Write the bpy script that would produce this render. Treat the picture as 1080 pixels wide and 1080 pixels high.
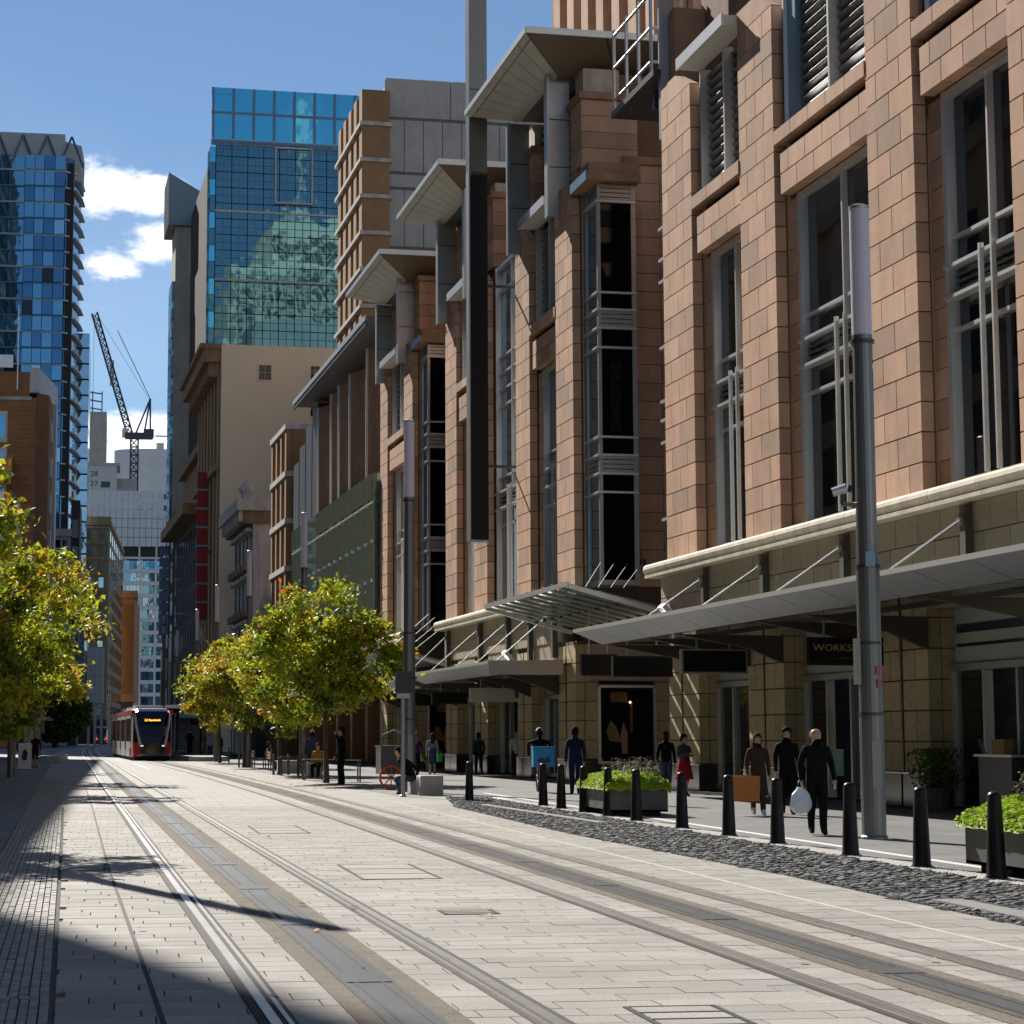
import bpy, bmesh, math, random
from mathutils import Vector, Matrix
random.seed(11)
for o in list(bpy.data.objects): bpy.data.objects.remove(o)
S = bpy.context.scene
COL = S.collection
rad = math.radians

# ------------------------------------------------------------------ camera
FPX, CXP, CYP, EYE, HORIZ = 2150.0, 430.0, 540.0, 1.55, 777.0
PITCH = math.atan((HORIZ - CYP) / FPX)
def azim(xv): return math.atan((xv - CXP) / FPX * math.cos(PITCH))
YAW = -azim(125.0)
cd = bpy.data.cameras.new('camera'); cam = bpy.data.objects.new('camera', cd); COL.objects.link(cam)
cam.location = (0, 0, EYE); cam.rotation_euler = (rad(90) + PITCH, 0, -YAW)
cd.sensor_width = 36; cd.lens = FPX / 1080 * 36; cd.shift_x = (540 - CXP) / 1080; cd.shift_y = 0
cd.clip_start = 0.1; cd.clip_end = 6000
S.camera = cam

# ------------------------------------------------------------------ light
SUN_AZ_LEFT, SUN_EL = 18.0, 36.0            # degrees left of +Y, elevation
SD = Vector((-math.sin(rad(SUN_AZ_LEFT)) * math.cos(rad(SUN_EL)), math.cos(rad(SUN_AZ_LEFT)) * math.cos(rad(SUN_EL)), math.sin(rad(SUN_EL))))
ld = bpy.data.lights.new('sun', 'SUN'); ld.energy = 5.0; ld.angle = rad(0.5); ld.color = (1.0, 0.94, 0.85)
sun = bpy.data.objects.new('sun', ld); COL.objects.link(sun)
sun.rotation_euler = SD.to_track_quat('Z', 'Y').to_euler(); sun.location = (0, 0, 120)
W = bpy.data.worlds.new('World'); S.world = W; W.use_nodes = True
wn = W.node_tree; wn.nodes.clear()
def WN(t, **k):
    n = wn.nodes.new(t)
    for a, b in k.items(): setattr(n, a, b)
    return n
sky = WN('ShaderNodeTexSky', sky_type='NISHITA', sun_disc=False, sun_elevation=rad(SUN_EL), sun_rotation=rad(-SUN_AZ_LEFT), air_density=1.0, dust_density=0.0, ozone_density=4.0)
bg = WN('ShaderNodeBackground'); bg.inputs['Strength'].default_value = 0.06
wo = WN('ShaderNodeOutputWorld')
tc = WN('ShaderNodeTexCoord')
def view_dir(px, py):
    f = Vector((math.sin(YAW) * math.cos(PITCH), math.cos(YAW) * math.cos(PITCH), math.sin(PITCH)))
    r = Vector((math.cos(YAW), -math.sin(YAW), 0)); u = r.cross(f)
    return (f + r * (px - CXP) / FPX + u * (CYP - py) / FPX)
def math_node(op, a, b=None, c=None):
    n = WN('ShaderNodeMath', operation=op)
    for i, v in enumerate((a, b, c)):
        if v is None: continue
        if isinstance(v, (int, float)): n.inputs[i].default_value = v
        else: wn.links.new(v, n.inputs[i])
    return n.outputs[0]
mp = WN('ShaderNodeMapping'); mp.inputs['Scale'].default_value = (1, 1, 2.2)
wn.links.new(tc.outputs['Generated'], mp.inputs['Vector'])
nz = WN('ShaderNodeTexNoise'); nz.inputs['Scale'].default_value = 26; nz.inputs['Detail'].default_value = 9; nz.inputs['Roughness'].default_value = 0.62
wn.links.new(mp.outputs[0], nz.inputs['Vector'])
lump = None
for (px, py, r) in ((110, 198, .045), (150, 205, .035), (168, 258, .036), (120, 285, .03), (150, 468, .06), (185, 470, .05), (90, 475, .05)):
    c = view_dir(px, py).normalized(); c = Vector((c.x, c.y, c.z * 2.2))
    dn = WN('ShaderNodeVectorMath', operation='DISTANCE'); wn.links.new(mp.outputs[0], dn.inputs[0]); dn.inputs[1].default_value = c
    v = math_node('MAXIMUM', math_node('SUBTRACT', 1.0, math_node('DIVIDE', dn.outputs['Value'], r)), 0.0)
    lump = v if lump is None else math_node('MAXIMUM', lump, v)
nz2 = WN('ShaderNodeTexNoise'); nz2.inputs['Scale'].default_value = 3.2; nz2.inputs['Detail'].default_value = 6
wn.links.new(mp.outputs[0], nz2.inputs['Vector'])
wisp = math_node('MULTIPLY', math_node('MAXIMUM', math_node('SUBTRACT', nz2.outputs['Fac'], 0.52), 0.0), 1.5)
cl = math_node('ADD', math_node('MULTIPLY', lump, 0.55), math_node('MULTIPLY', nz.outputs['Fac'], 1.0))
mr = WN('ShaderNodeMapRange'); mr.interpolation_type = 'SMOOTHSTEP'; mr.inputs['From Min'].default_value = 0.66; mr.inputs['From Max'].default_value = 0.94
wn.links.new(cl, mr.inputs['Value'])
cf = math_node('MULTIPLY', mr.outputs[0], math_node('MINIMUM', math_node('MULTIPLY', lump, 5.0), 1.0))
cf = math_node('MINIMUM', math_node('ADD', cf, math_node('MULTIPLY', wisp, 0.22)), 1.0)
mx = WN('ShaderNodeMix', data_type='RGBA'); mx.inputs['B'].default_value = (16, 16.2, 16.6, 1)
wn.links.new(cf, mx.inputs['Factor']); wn.links.new(sky.outputs[0], mx.inputs['A'])
wn.links.new(mx.outputs['Result'], bg.inputs['Color']); wn.links.new(bg.outputs[0], wo.inputs['Surface'])
S.view_settings.view_transform = 'Standard'; S.view_settings.look = 'None'
S.view_settings.exposure = 0.6; S.view_settings.gamma = 1.0
S.render.engine = 'CYCLES'
S.cycles.max_bounces = 7; S.cycles.transparent_max_bounces = 12

# ------------------------------------------------------------------ materials
MATS = {}
def mat(name, col, rough=0.7, metal=0.0, var=0.0, scale=1.0, bump=0.0, bscale=30.0, spec=0.5, objvar=0.0, attr=False, emit=None, col2=None, coat=0.0, alpha=1.0, transl=0.0, streak=0.0, speck=0.0, blotch=0.0):
    if name in MATS: return MATS[name]
    m = bpy.data.materials.new(name); m.use_nodes = True; MATS[name] = m
    nt = m.node_tree; N = nt.nodes; L = nt.links
    p = N['Principled BSDF']
    p.inputs['Roughness'].default_value = rough; p.inputs['Metallic'].default_value = metal
    p.inputs['Specular IOR Level'].default_value = spec
    if coat: p.inputs['Coat Weight'].default_value = coat
    c4 = (*col, 1)
    p.inputs['Base Color'].default_value = c4; m.diffuse_color = c4
    geo = N.new('ShaderNodeNewGeometry')
    cur = None
    if var or col2:
        n = N.new('ShaderNodeTexNoise'); n.inputs['Scale'].default_value = scale; n.inputs['Detail'].default_value = 6; n.inputs['Roughness'].default_value = 0.65
        L.new(geo.outputs['Position'], n.inputs['Vector'])
        r = N.new('ShaderNodeMapRange'); r.inputs['From Min'].default_value = .3; r.inputs['From Max'].default_value = .7
        L.new(n.outputs['Fac'], r.inputs['Value'])
        x = N.new('ShaderNodeMix'); x.data_type = 'RGBA'
        if col2: a, b = c4, (*col2, 1)
        else: a, b = tuple(v * (1 - var) for v in col) + (1,), tuple(min(1, v * (1 + var)) for v in col) + (1,)
        x.inputs['A'].default_value = a; x.inputs['B'].default_value = b
        L.new(r.outputs[0], x.inputs['Factor']); cur = x.outputs['Result']
    if streak:
        mpn = N.new('ShaderNodeMapping'); mpn.inputs['Scale'].default_value = (2.2, 2.2, .12); L.new(geo.outputs['Position'], mpn.inputs['Vector'])
        n = N.new('ShaderNodeTexNoise'); n.inputs['Scale'].default_value = 1.0; n.inputs['Detail'].default_value = 5; L.new(mpn.outputs[0], n.inputs['Vector'])
        r = N.new('ShaderNodeMapRange'); r.inputs['From Min'].default_value = .35; r.inputs['From Max'].default_value = .65; r.inputs['To Min'].default_value = 1 - streak; r.inputs['To Max'].default_value = 1
        L.new(n.outputs['Fac'], r.inputs['Value'])
        x = N.new('ShaderNodeMix'); x.data_type = 'RGBA'; x.blend_type = 'MULTIPLY'; x.inputs['Factor'].default_value = 1
        if cur: L.new(cur, x.inputs['A'])
        else: x.inputs['A'].default_value = c4
        L.new(r.outputs[0], x.inputs['B']); cur = x.outputs['Result']
    for amt, sc, det in ((speck, 55.0, 2), (blotch, .28, 9)):
        if not amt: continue
        n = N.new('ShaderNodeTexNoise'); n.inputs['Scale'].default_value = sc; n.inputs['Detail'].default_value = det; n.inputs['Roughness'].default_value = .7; L.new(geo.outputs['Position'], n.inputs['Vector'])
        r = N.new('ShaderNodeMapRange'); r.inputs['From Min'].default_value = .36; r.inputs['From Max'].default_value = .62; r.inputs['To Min'].default_value = 1 - amt; r.inputs['To Max'].default_value = 1 + amt * .35
        L.new(n.outputs['Fac'], r.inputs['Value'])
        x = N.new('ShaderNodeMix'); x.data_type = 'RGBA'; x.blend_type = 'MULTIPLY'; x.inputs['Factor'].default_value = 1
        if cur: L.new(cur, x.inputs['A'])
        else: x.inputs['A'].default_value = c4
        L.new(r.outputs[0], x.inputs['B']); cur = x.outputs['Result']
    if objvar or attr:
        if attr:
            ai = N.new('ShaderNodeAttribute'); ai.attribute_name = 'tint'; val = ai.outputs['Fac']
        else:
            oi = N.new('ShaderNodeObjectInfo'); val = oi.outputs['Random']
        r = N.new('ShaderNodeValToRGB')
        e = r.color_ramp.elements
        e[0].position = 0; e[0].color = (1 - objvar, 1 - objvar * .95, 1 - objvar * .9, 1)
        e[1].position = 1; e[1].color = (1 + objvar * .45, 1 + objvar * .5, 1 + objvar * .55, 1)
        k = e.new(.45); k.color = (1, .985, .96, 1)
        k = e.new(.72); k.color = (1 + objvar * .25, 1 + objvar * .05, 1 - objvar * .1, 1)
        L.new(val, r.inputs[0])
        x = N.new('ShaderNodeMix'); x.data_type = 'RGBA'; x.blend_type = 'MULTIPLY'; x.inputs['Factor'].default_value = 1
        if cur: L.new(cur, x.inputs['A'])
        else: x.inputs['A'].default_value = c4
        L.new(r.outputs[0], x.inputs['B']); cur = x.outputs['Result']
    if cur: L.new(cur, p.inputs['Base Color'])
    if bump:
        n = N.new('ShaderNodeTexNoise'); n.inputs['Scale'].default_value = bscale; n.inputs['Detail'].default_value = 4
        L.new(geo.outputs['Position'], n.inputs['Vector'])
        b = N.new('ShaderNodeBump'); b.inputs['Strength'].default_value = bump; b.inputs['Distance'].default_value = .02
        L.new(n.outputs['Fac'], b.inputs['Height']); L.new(b.outputs[0], p.inputs['Normal'])
    if emit:
        p.inputs['Emission Color'].default_value = (*emit[0], 1); p.inputs['Emission Strength'].default_value = emit[1]
    if transl:
        t = N.new('ShaderNodeBsdfTranslucent'); ms = N.new('ShaderNodeMixShader'); ms.inputs[0].default_value = transl
        if cur: L.new(cur, t.inputs['Color'])
        else: t.inputs['Color'].default_value = c4
        L.new(p.outputs[0], ms.inputs[1]); L.new(t.outputs[0], ms.inputs[2]); L.new(ms.outputs[0], N['Material Output'].inputs['Surface'])
    return m
def glass(name, tint, alpha=0.5, rough=0.02, ior=1.6, dif=.35):
    """thin architectural glass: tinted see-through mixed with a mirror by Fresnel"""
    if name in MATS: return MATS[name]
    m = bpy.data.materials.new(name); m.use_nodes = True; MATS[name] = m
    nt = m.node_tree; N = nt.nodes; L = nt.links; N.remove(N['Principled BSDF'])
    t = N.new('ShaderNodeBsdfTransparent'); t.inputs[0].default_value = (*tint, 1)
    d = N.new('ShaderNodeBsdfDiffuse'); d.inputs[0].default_value = (*[v * dif for v in tint], 1)
    m1 = N.new('ShaderNodeMixShader'); m1.inputs[0].default_value = alpha
    g = N.new('ShaderNodeBsdfGlossy'); g.inputs['Roughness'].default_value = rough; g.inputs['Color'].default_value = (.9, .95, .95, 1)
    fr = N.new('ShaderNodeFresnel'); fr.inputs[0].default_value = ior
    m2 = N.new('ShaderNodeMixShader')
    L.new(t.outputs[0], m1.inputs[1]); L.new(d.outputs[0], m1.inputs[2])
    L.new(fr.outputs[0], m2.inputs[0]); L.new(m1.outputs[0], m2.inputs[1]); L.new(g.outputs[0], m2.inputs[2])
    L.new(m2.outputs[0], N['Material Output'].inputs['Surface'])
    m.diffuse_color = (*tint, 1)
    return m
def pane(name, col, rough=0.03, wave=0.0, wscale=0.4, tintrefl=None, ior=1.5):
    """dark window glass: opaque dark body with a glossy, slightly wavy surface"""
    if name in MATS: return MATS[name]
    m = bpy.data.materials.new(name); m.use_nodes = True; MATS[name] = m
    nt = m.node_tree; N = nt.nodes; L = nt.links; p = N['Principled BSDF']
    p.inputs['Base Color'].default_value = (*col, 1); p.inputs['Roughness'].default_value = rough; p.inputs['IOR'].default_value = ior
    if tintrefl:
        p.inputs['Metallic'].default_value = 0.75; p.inputs['Base Color'].default_value = (*tintrefl, 1)
    if wave:
        geo = N.new('ShaderNodeNewGeometry'); n = N.new('ShaderNodeTexNoise'); n.inputs['Scale'].default_value = wscale; n.inputs['Detail'].default_value = 2
        L.new(geo.outputs['Position'], n.inputs['Vector'])
        b = N.new('ShaderNodeBump'); b.inputs['Strength'].default_value = wave; b.inputs['Distance'].default_value = .1
        L.new(n.outputs['Fac'], b.inputs['Height']); L.new(b.outputs[0], p.inputs['Normal'])
    m.diffuse_color = (*col, 1)
    return m

STONE = (.60, .375, .25)
def M(k): return MATS[k]
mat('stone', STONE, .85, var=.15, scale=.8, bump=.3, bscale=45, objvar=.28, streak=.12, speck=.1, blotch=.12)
mat('stone_mass', STONE, .85, var=.15, scale=.8, bump=.3, bscale=45, objvar=.28, attr=True, streak=.12, speck=.1, blotch=.12)
mat('stone_plain', (.40, .25, .15), .85, var=.14, scale=1.1, bump=.25, bscale=45, streak=.18)
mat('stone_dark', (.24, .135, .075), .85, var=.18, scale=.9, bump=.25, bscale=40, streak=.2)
mat('mortar', (.10, .065, .045), .95)
mat('shopstone', (.46, .37, .22), .8, var=.16, scale=6, bump=.3, bscale=60, objvar=.16)
mat('shopstone_mass', (.46, .37, .22), .8, var=.16, scale=6, bump=.3, bscale=60, objvar=.16, attr=True)
mat('friezestone', (.36, .28, .2), .85, var=.12, scale=5, bump=.3, bscale=60, objvar=.14)
mat('cornice', (.62, .54, .42), .75, var=.12, scale=3, bump=.15, streak=.25)
mat('granite', (.035, .035, .038), .18, var=.3, scale=20, spec=.6)
mat('metal', (.42, .43, .44), .38, metal=.75, var=.06, scale=2)
mat('metal_light', (.66, .67, .67), .35, metal=.55, var=.05, scale=2)
mat('metal_dark', (.07, .072, .078), .4, metal=.5, var=.1)
mat('blue_metal', (.16, .25, .34), .35, metal=.5)
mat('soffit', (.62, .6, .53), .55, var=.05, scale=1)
mat('soffit_dark', (.16, .15, .14), .6); mat('soffit_shaded', (.2, .15, .105), .6); mat('louvre_metal', (.16, .165, .17), .4, metal=.6); mat('ghost_letter', (.012, .012, .014), .3)
mat('bracket', (.075, .06, .045), .55)
mat('black', (.012, .012, .013), .35)
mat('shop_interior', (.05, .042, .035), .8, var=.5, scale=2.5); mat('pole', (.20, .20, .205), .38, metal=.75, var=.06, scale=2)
mat('matte_black', (.012, .012, .013), .85)
mat('sign_black', (.006, .006, .007), .5, spec=.3)
mat('sign_cream', (.55, .51, .42), .6)
mat('white_paint', (.78, .77, .74), .6, var=.08, scale=6)
mat('gold', (.55, .42, .16), .5, metal=.3)
mat('red', (.55, .03, .03), .4)
mat('lamp_white', (.66, .60, .70), .3, spec=.4)
pane('glass_dark', (.006, .007, .009), .02, wave=.05)
pane('glass_black', (.003, .003, .0035), .04, ior=1.4)
pane('glass_blue', (.02, .05, .08), .03, wave=.08, tintrefl=(.12, .25, .36))
glass('canopy_glass', (.55, .72, .6), .55, dif=.7)
glass('green_glass', (.45, .78, .64), .24, ior=2.2, dif=.6)
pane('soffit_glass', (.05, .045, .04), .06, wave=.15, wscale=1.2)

# ------------------------------------------------------------------ mesh helpers
class Frame:
    def __init__(s, origin, ang): s.o = Vector(origin); s.a = ang
    def world(s, u, w, z=0):
        c, n = math.cos(s.a), math.sin(s.a)
        return Vector((s.o.x + c * u - n * w, s.o.y + n * u + c * w, s.o.z + z))
BETA = azim(15.0) - azim(125.0)
def gpt(px, py, z=0.0):
    d = view_dir(px, py); t = (z - EYE) / d.z
    return Vector((d.x * t, d.y * t, z))
FAC = Frame(gpt(958, 852), rad(90) - BETA)      # the right-hand street front: u runs up the street, w out of the wall
WLD = Frame((0, 0, 0), 0)

def root(name, label, cat, fr=WLD, at=(0, 0, 0), group=None, rz=0.0, kind=None):
    o = bpy.data.objects.new(name, None); COL.objects.link(o)
    o.empty_display_size = .3
    o.location = fr.world(*at); o.rotation_euler = (0, 0, fr.a + rz)
    o['off'] = list(at)
    tagit(o, label, cat, group, kind)
    return o
def tagit(o, label=None, cat=None, group=None, kind=None):
    if label: o['label'] = label
    if cat: o['category'] = cat
    if group: o['group'] = group
    if kind: o['kind'] = kind
    return o
class MB:
    def __init__(s): s.v = []; s.f = []; s.m = []; s.t = []; s.mi = 0; s.tint = .5
    def add(s, vs, fs):
        n = len(s.v); s.v += [tuple(x) for x in vs]
        for f in fs: s.f.append(tuple(i + n for i in f)); s.m.append(s.mi); s.t.append(s.tint)
        return s
    def box(s, x0, x1, y0, y1, z0, z1):
        if x0 > x1: x0, x1 = x1, x0
        if y0 > y1: y0, y1 = y1, y0
        if z0 > z1: z0, z1 = z1, z0
        return s.add([(x0,y0,z0),(x1,y0,z0),(x1,y1,z0),(x0,y1,z0),(x0,y0,z1),(x1,y0,z1),(x1,y1,z1),(x0,y1,z1)],
                     [(0,3,2,1),(4,5,6,7),(0,1,5,4),(1,2,6,5),(2,3,7,6),(3,0,4,7)])
    def prism(s, poly, axis, a, b):
        """poly: list of 2d points; axis 'x': (y,z), 'y': (x,z), 'z': (x,y); extruded from a to b"""
        n = len(poly)
        def P(p, t):
            return {'x': (t, p[0], p[1]), 'y': (p[0], t, p[1]), 'z': (p[0], p[1], t)}[axis]
        vs = [P(p, a) for p in poly] + [P(p, b) for p in poly]
        fs = [tuple(range(n - 1, -1, -1)), tuple(range(n, 2 * n))] + [(i, (i + 1) % n, n + (i + 1) % n, n + i) for i in range(n)]
        return s.add(vs, fs)
    def tube(s, pts, r, n=8, cap=True):
        pts = [Vector(p) for p in pts]; rs = r if isinstance(r, (list, tuple)) else [r] * len(pts)
        rings = []; vs = []; fs = []
        for i, p in enumerate(pts):
            d = (pts[min(i + 1, len(pts) - 1)] - pts[max(i - 1, 0)]).normalized()
            a = d.cross(Vector((0, 0, 1)) if abs(d.z) < .95 else Vector((1, 0, 0))).normalized(); b = d.cross(a)
            for k in range(n):
                t = 2 * math.pi * k / n
                vs.append(p + (a * math.cos(t) + b * math.sin(t)) * rs[i])
        for i in range(len(pts) - 1):
            for k in range(n):
                fs.append((i*n+k, i*n+(k+1)%n, (i+1)*n+(k+1)%n, (i+1)*n+k))
        if cap: fs += [tuple(range(n)), tuple(range(len(pts)*n-1, (len(pts)-1)*n-1, -1))]
        return s.add(vs, fs)
    def lathe(s, prof, n=16, c=(0, 0)):
        vs = []; fs = []
        for r, z in prof:
            for k in range(n):
                t = 2*math.pi*k/n; vs.append((c[0]+r*math.cos(t), c[1]+r*math.sin(t), z))
        for i in range(len(prof)-1):
            for k in range(n): fs.append((i*n+k, i*n+(k+1)%n, (i+1)*n+(k+1)%n, (i+1)*n+k))
        fs += [tuple(range(n-1,-1,-1)), tuple(range((len(prof)-1)*n, len(prof)*n))]
        return s.add(vs, fs)
    def quad(s, a, b, c, d): return s.add([a, b, c, d], [(0,1,2,3)])
    def slab(s, a, b, c, d, t):
        """a quad given a thickness t along its normal (downwards/backwards)"""
        a, b, c, d = map(Vector, (a, b, c, d)); n = (b - a).cross(d - a).normalized() * -t
        vs = [a, b, c, d, a + n, b + n, c + n, d + n]
        return s.add(vs, [(0,1,2,3),(7,6,5,4),(0,4,5,1),(1,5,6,2),(2,6,7,3),(3,7,4,0)])
    def mesh(s, name, mats, off=(0, 0, 0), smooth=False):
        me = bpy.data.meshes.new(name)
        o = Vector(off)
        me.from_pydata([tuple(Vector(v) - o) for v in s.v], [], s.f)
        if not isinstance(mats, (list, tuple)): mats = [mats]
        for m in mats: me.materials.append(MATS[m] if isinstance(m, str) else m)
        if len(mats) > 1: me.polygons.foreach_set('material_index', s.m)
        if len(set(s.t)) > 1:
            at = me.attributes.new('tint', 'FLOAT', 'FACE'); at.data.foreach_set('value', s.t)
        if smooth: me.polygons.foreach_set('use_smooth', [True] * len(me.polygons))
        me.update()
        return me
    def build(s, name, mats, parent=None, smooth=False, off=None):
        if off is None:
            off = (0, 0, 0)
            p = parent
            while p is not None:
                if 'off' in p: off = tuple(p['off']); break
                p = p.parent
        me = s.mesh(name, mats, off, smooth)
        return link(name, me, parent)
def link(name, me, parent=None, loc=(0, 0, 0), scale=(1, 1, 1), rot=(0, 0, 0)):
    o = bpy.data.objects.new(name, me); COL.objects.link(o)
    o.parent = parent; o.location = loc; o.scale = scale; o.rotation_euler = rot
    return o
UNIT = {}
def unit(matname, bevel=True):
    """unit cube -0.5..0.5 shared by all alike pieces"""
    if matname in UNIT: return UNIT[matname]
    b = MB(); b.box(-.5, .5, -.5, .5, -.5, .5); UNIT[matname] = b.mesh('piece_' + matname, matname); return UNIT[matname]
def offof(p):
    while p is not None:
        if 'off' in p: return Vector(p['off'])
        p = p.parent
    return Vector((0, 0, 0))
def piece(name, matname, parent, x0, x1, y0, y1, z0, z1):
    o = offof(parent)
    return link(name, unit(matname), parent, Vector(((x0+x1)/2, (y0+y1)/2, (z0+z1)/2)) - o, (abs(x1-x0), abs(y1-y0), abs(z1-z0)))
def bx(name, matname, parent, *a):
    return MB().box(*a).build(name, matname, parent)
def copy_tree(o, parent=None, loc=None, rz=None, label=None):
    c = o.copy(); COL.objects.link(c); c.parent = parent
    if loc is not None: c.location = loc
    if rz is not None: c.rotation_euler = (0, 0, rz)
    if label: c['label'] = label
    for ch in list(KIDS.get(o.name, o.children)): copy_tree(ch, c)
    return c
KIDS = {}
def text_mesh(body, size, matname, name, parent, loc, rot, extrude=.004, align='CENTER', sx=1.0):
    cu = bpy.data.curves.new('txt', 'FONT'); cu.body = body; cu.size = size; cu.extrude = extrude; cu.align_x = align; cu.align_y = 'CENTER'
    cu.resolution_u = 2
    to = bpy.data.objects.new('txt', cu); COL.objects.link(to)
    dg = bpy.context.evaluated_depsgraph_get(); dg.update()
    me = bpy.data.meshes.new_from_object(to.evaluated_get(dg)); bpy.data.objects.remove(to)
    me.materials.clear(); me.materials.append(MATS[matname])
    return link(name, me, parent, Vector(loc) - offof(parent), (sx, 1, 1), rot)
ROT_NEAR = (rad(90), 0, rad(-90))     # text on a face that looks back down the street (-u), in the FAC frame
ROT_STREET = (rad(90), 0, rad(180))   # text on a face that looks at the street (+w)
# ------------------------------------------------------------------ the sandstone shopping building
GAL = root('shopping_building', 'long sandstone shopping building with tall bays and glass awnings on the right', 'building', FAC, (0, 0, 0))
PIERS = [(-8.1, -5.6), (-1.2, 1.3), (7.2, 9.8), (13.85, 16.6), (27.0, 29.35), (33.25, 35.5), (40.6, 43.1), (46.6, 49.0), (57.0, 59.3), (64.0, 66.2)]
Z0, CH, NC = 6.83, .667, 22
ZTOP = Z0 + CH * NC
pieces = []      # (depth weight, name, material, box) sorted later: the largest become single objects
def course_blocks(u0, u1, w0, w1, z0, z1, splits, g=.016):
    out = []
    for a, b in zip(splits[:-1], splits[1:]):
        out.append((u0 + (u1-u0)*a + g, u0 + (u1-u0)*b - g, w0, w1, z0 + g, z1 - g))
    return out
for (a, b) in PIERS:
    bx('pier_core', 'mortar', GAL, a + .03, b - .03, -.34, -.05, Z0 - .3, ZTOP - .75)
    for i in range(NC):
        z = Z0 + i * CH
        if i == NC - 1:   # chamfered top stone
            mid = (a + b) / 2
            tb = MB().prism([(a + .012, z + .01), (b - .012, z + .01), (b - .012, z + CH), (mid, z + CH)], 'y', -.3, random.uniform(-.004, .004))
            tb.build('capstone', 'stone', GAL)
            continue
        sp = [0, .5, 1] if i % 2 else [0, .27, .77, 1]
        for c in course_blocks(a, b, -.3, random.uniform(-.004, .004), z, z + CH, sp): pieces.append(c)
# openings between piers: near to far
OPEN = [(-5.6, -1.2, 'W'), (1.3, 7.2, 'W'), (9.8, 13.85, 'H'), (29.35, 33.25, 'H'), (35.5, 40.6, 'G'), (43.1, 46.6, 'H'), (59.3, 64.0, 'H')]
for (a, b, kind) in OPEN:
    # stone jambs set back from the pier face
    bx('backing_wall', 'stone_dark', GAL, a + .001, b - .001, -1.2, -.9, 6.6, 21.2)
    for i in range(NC):
        z = Z0 + i * CH
        if kind != 'G' and z < 15.5:
            pieces.append((b - .62, b + .0, -.55, -.36 + random.uniform(-.004, .004), z + .012, z + CH - .012))
    wa, wb = a + .12, b - .62
    if kind == 'G': wa, wb = a + .12, b - .12
    ztop = 15.58 if kind != 'G' else 21.3
    win = MB().box(wa, wa + .1, -.62, -.4, 6.95, ztop); win.box(wb - .17, wb, -.62, -.36, 6.95, ztop); win.box(wa, wb, -.62, -.4, ztop - .16, ztop); win.box(wa, wb, -.66, -.36, 6.85, 6.99)
    wo_ = win.build('window', 'metal_light', GAL)
    mid = (wa + wb) / 2 - .15
    levels = [6.99, 10.27, 10.97, 11.65, 12.3, ztop - .16]
    if kind == 'G': levels = [6.99, 10.27, 10.97, 11.65, 12.3, 15.3, 16.0, 16.7, 17.4, 20.2, ztop - .16]
    for k in range(len(levels) - 1):
        for (p, q) in ((wa + .1, mid), (mid, wb - .2)):
            piece('window_pane', 'glass_blue' if (kind == 'G' and k > 3) else 'glass_dark', wo_, p, q, -.6, -.585 + random.uniform(-.004, .004), levels[k] + .03, levels[k+1] - .03)
    for k in range(1, len(levels) - 1):
        prot = -.3 if k in (2, 3) else -.46
        z = levels[k]
        bx('transom', 'metal_light', wo_, wa + .1, wb - .02, -.58, prot, z - .05, z + .03)
    bx('mullion', 'metal_light', wo_, mid - .035, mid + .035, -.58, -.42, 11.65, ztop - .16)
    for dm in (-.32, .22):
        bx('mullion', 'metal_light', wo_, mid + dm - .035, mid + dm + .035, -.36, -.26, 6.99, 11.8)
    for j in range(3):
        z = 11.1 + j * .16
        bx('louvre_slat', 'louvre_metal', wo_, wa + .12, wb - .22, -.56, -.48, z, z + .04)
    if kind == 'G': continue
    # two courses of header stone, a dark slot and a sill band
    hb = b - .24
    n = max(3, round((hb - a) / 1.15))
    for r in range(2):
        z = 15.6 + r * .555
        sp = [0] + [(i + (.5 if r else 1)) / n for i in range(n - (0 if r else 1))] + [1]
        for c in course_blocks(a + .0, hb, -.4, -.07 + random.uniform(-.003, .003), z, z + .555, sp): pieces.append(c)
    for c in course_blocks(a, b - .06, -.3, .03, 16.96, 17.36, [i / n for i in range(n + 1)]): pieces.append(c)
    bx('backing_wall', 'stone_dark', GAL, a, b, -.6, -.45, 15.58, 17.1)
    # louvred opening
    la, lb = a + .05, b - .3
    lz1 = 21.15 if kind == 'H' else 24.5
    lv = MB().box(la, la + .12, -.55, -.25, 17.4, lz1); lv.box(lb - .06, lb, -.55, -.2, 17.4, lz1); lv.box(la, lb, -.5, -.12, 17.37, 17.46)
    lvo = lv.build('louvre', 'metal_light', GAL)
    if kind == 'W': bx('side_panel', 'blue_metal', lvo, lb - .62, lb + .05, -.7, -.3, 17.46, lz1)
    bx('louvre_backing', 'matte_black', lvo, la, lb, -.8, -.74, 17.4, lz1)
    bx('louvre_mullion', 'metal_light', lvo, (la+lb)/2 - .25, (la+lb)/2 - .15, -.5, -.2, 17.46, lz1)
    z = 17.6
    while z < lz1 - .15:
        MB().slab((la + .1, -.58, z + .02), (lb - .06, -.58, z + .02), (lb - .06, -.42, z + .14), (la + .1, -.42, z + .14), .02).build('louvre_slat', 'louvre_metal', lvo)
        z += .27
    if kind == 'H':
        hd = MB().box(a - .02, b - .15, -.3, .42, 21.16, 21.46).build('hood', 'soffit', GAL)
        bx('hood_edge', 'metal_light', hd, a - .05, b - .12, .42, .47, 21.14, 21.49)
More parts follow.
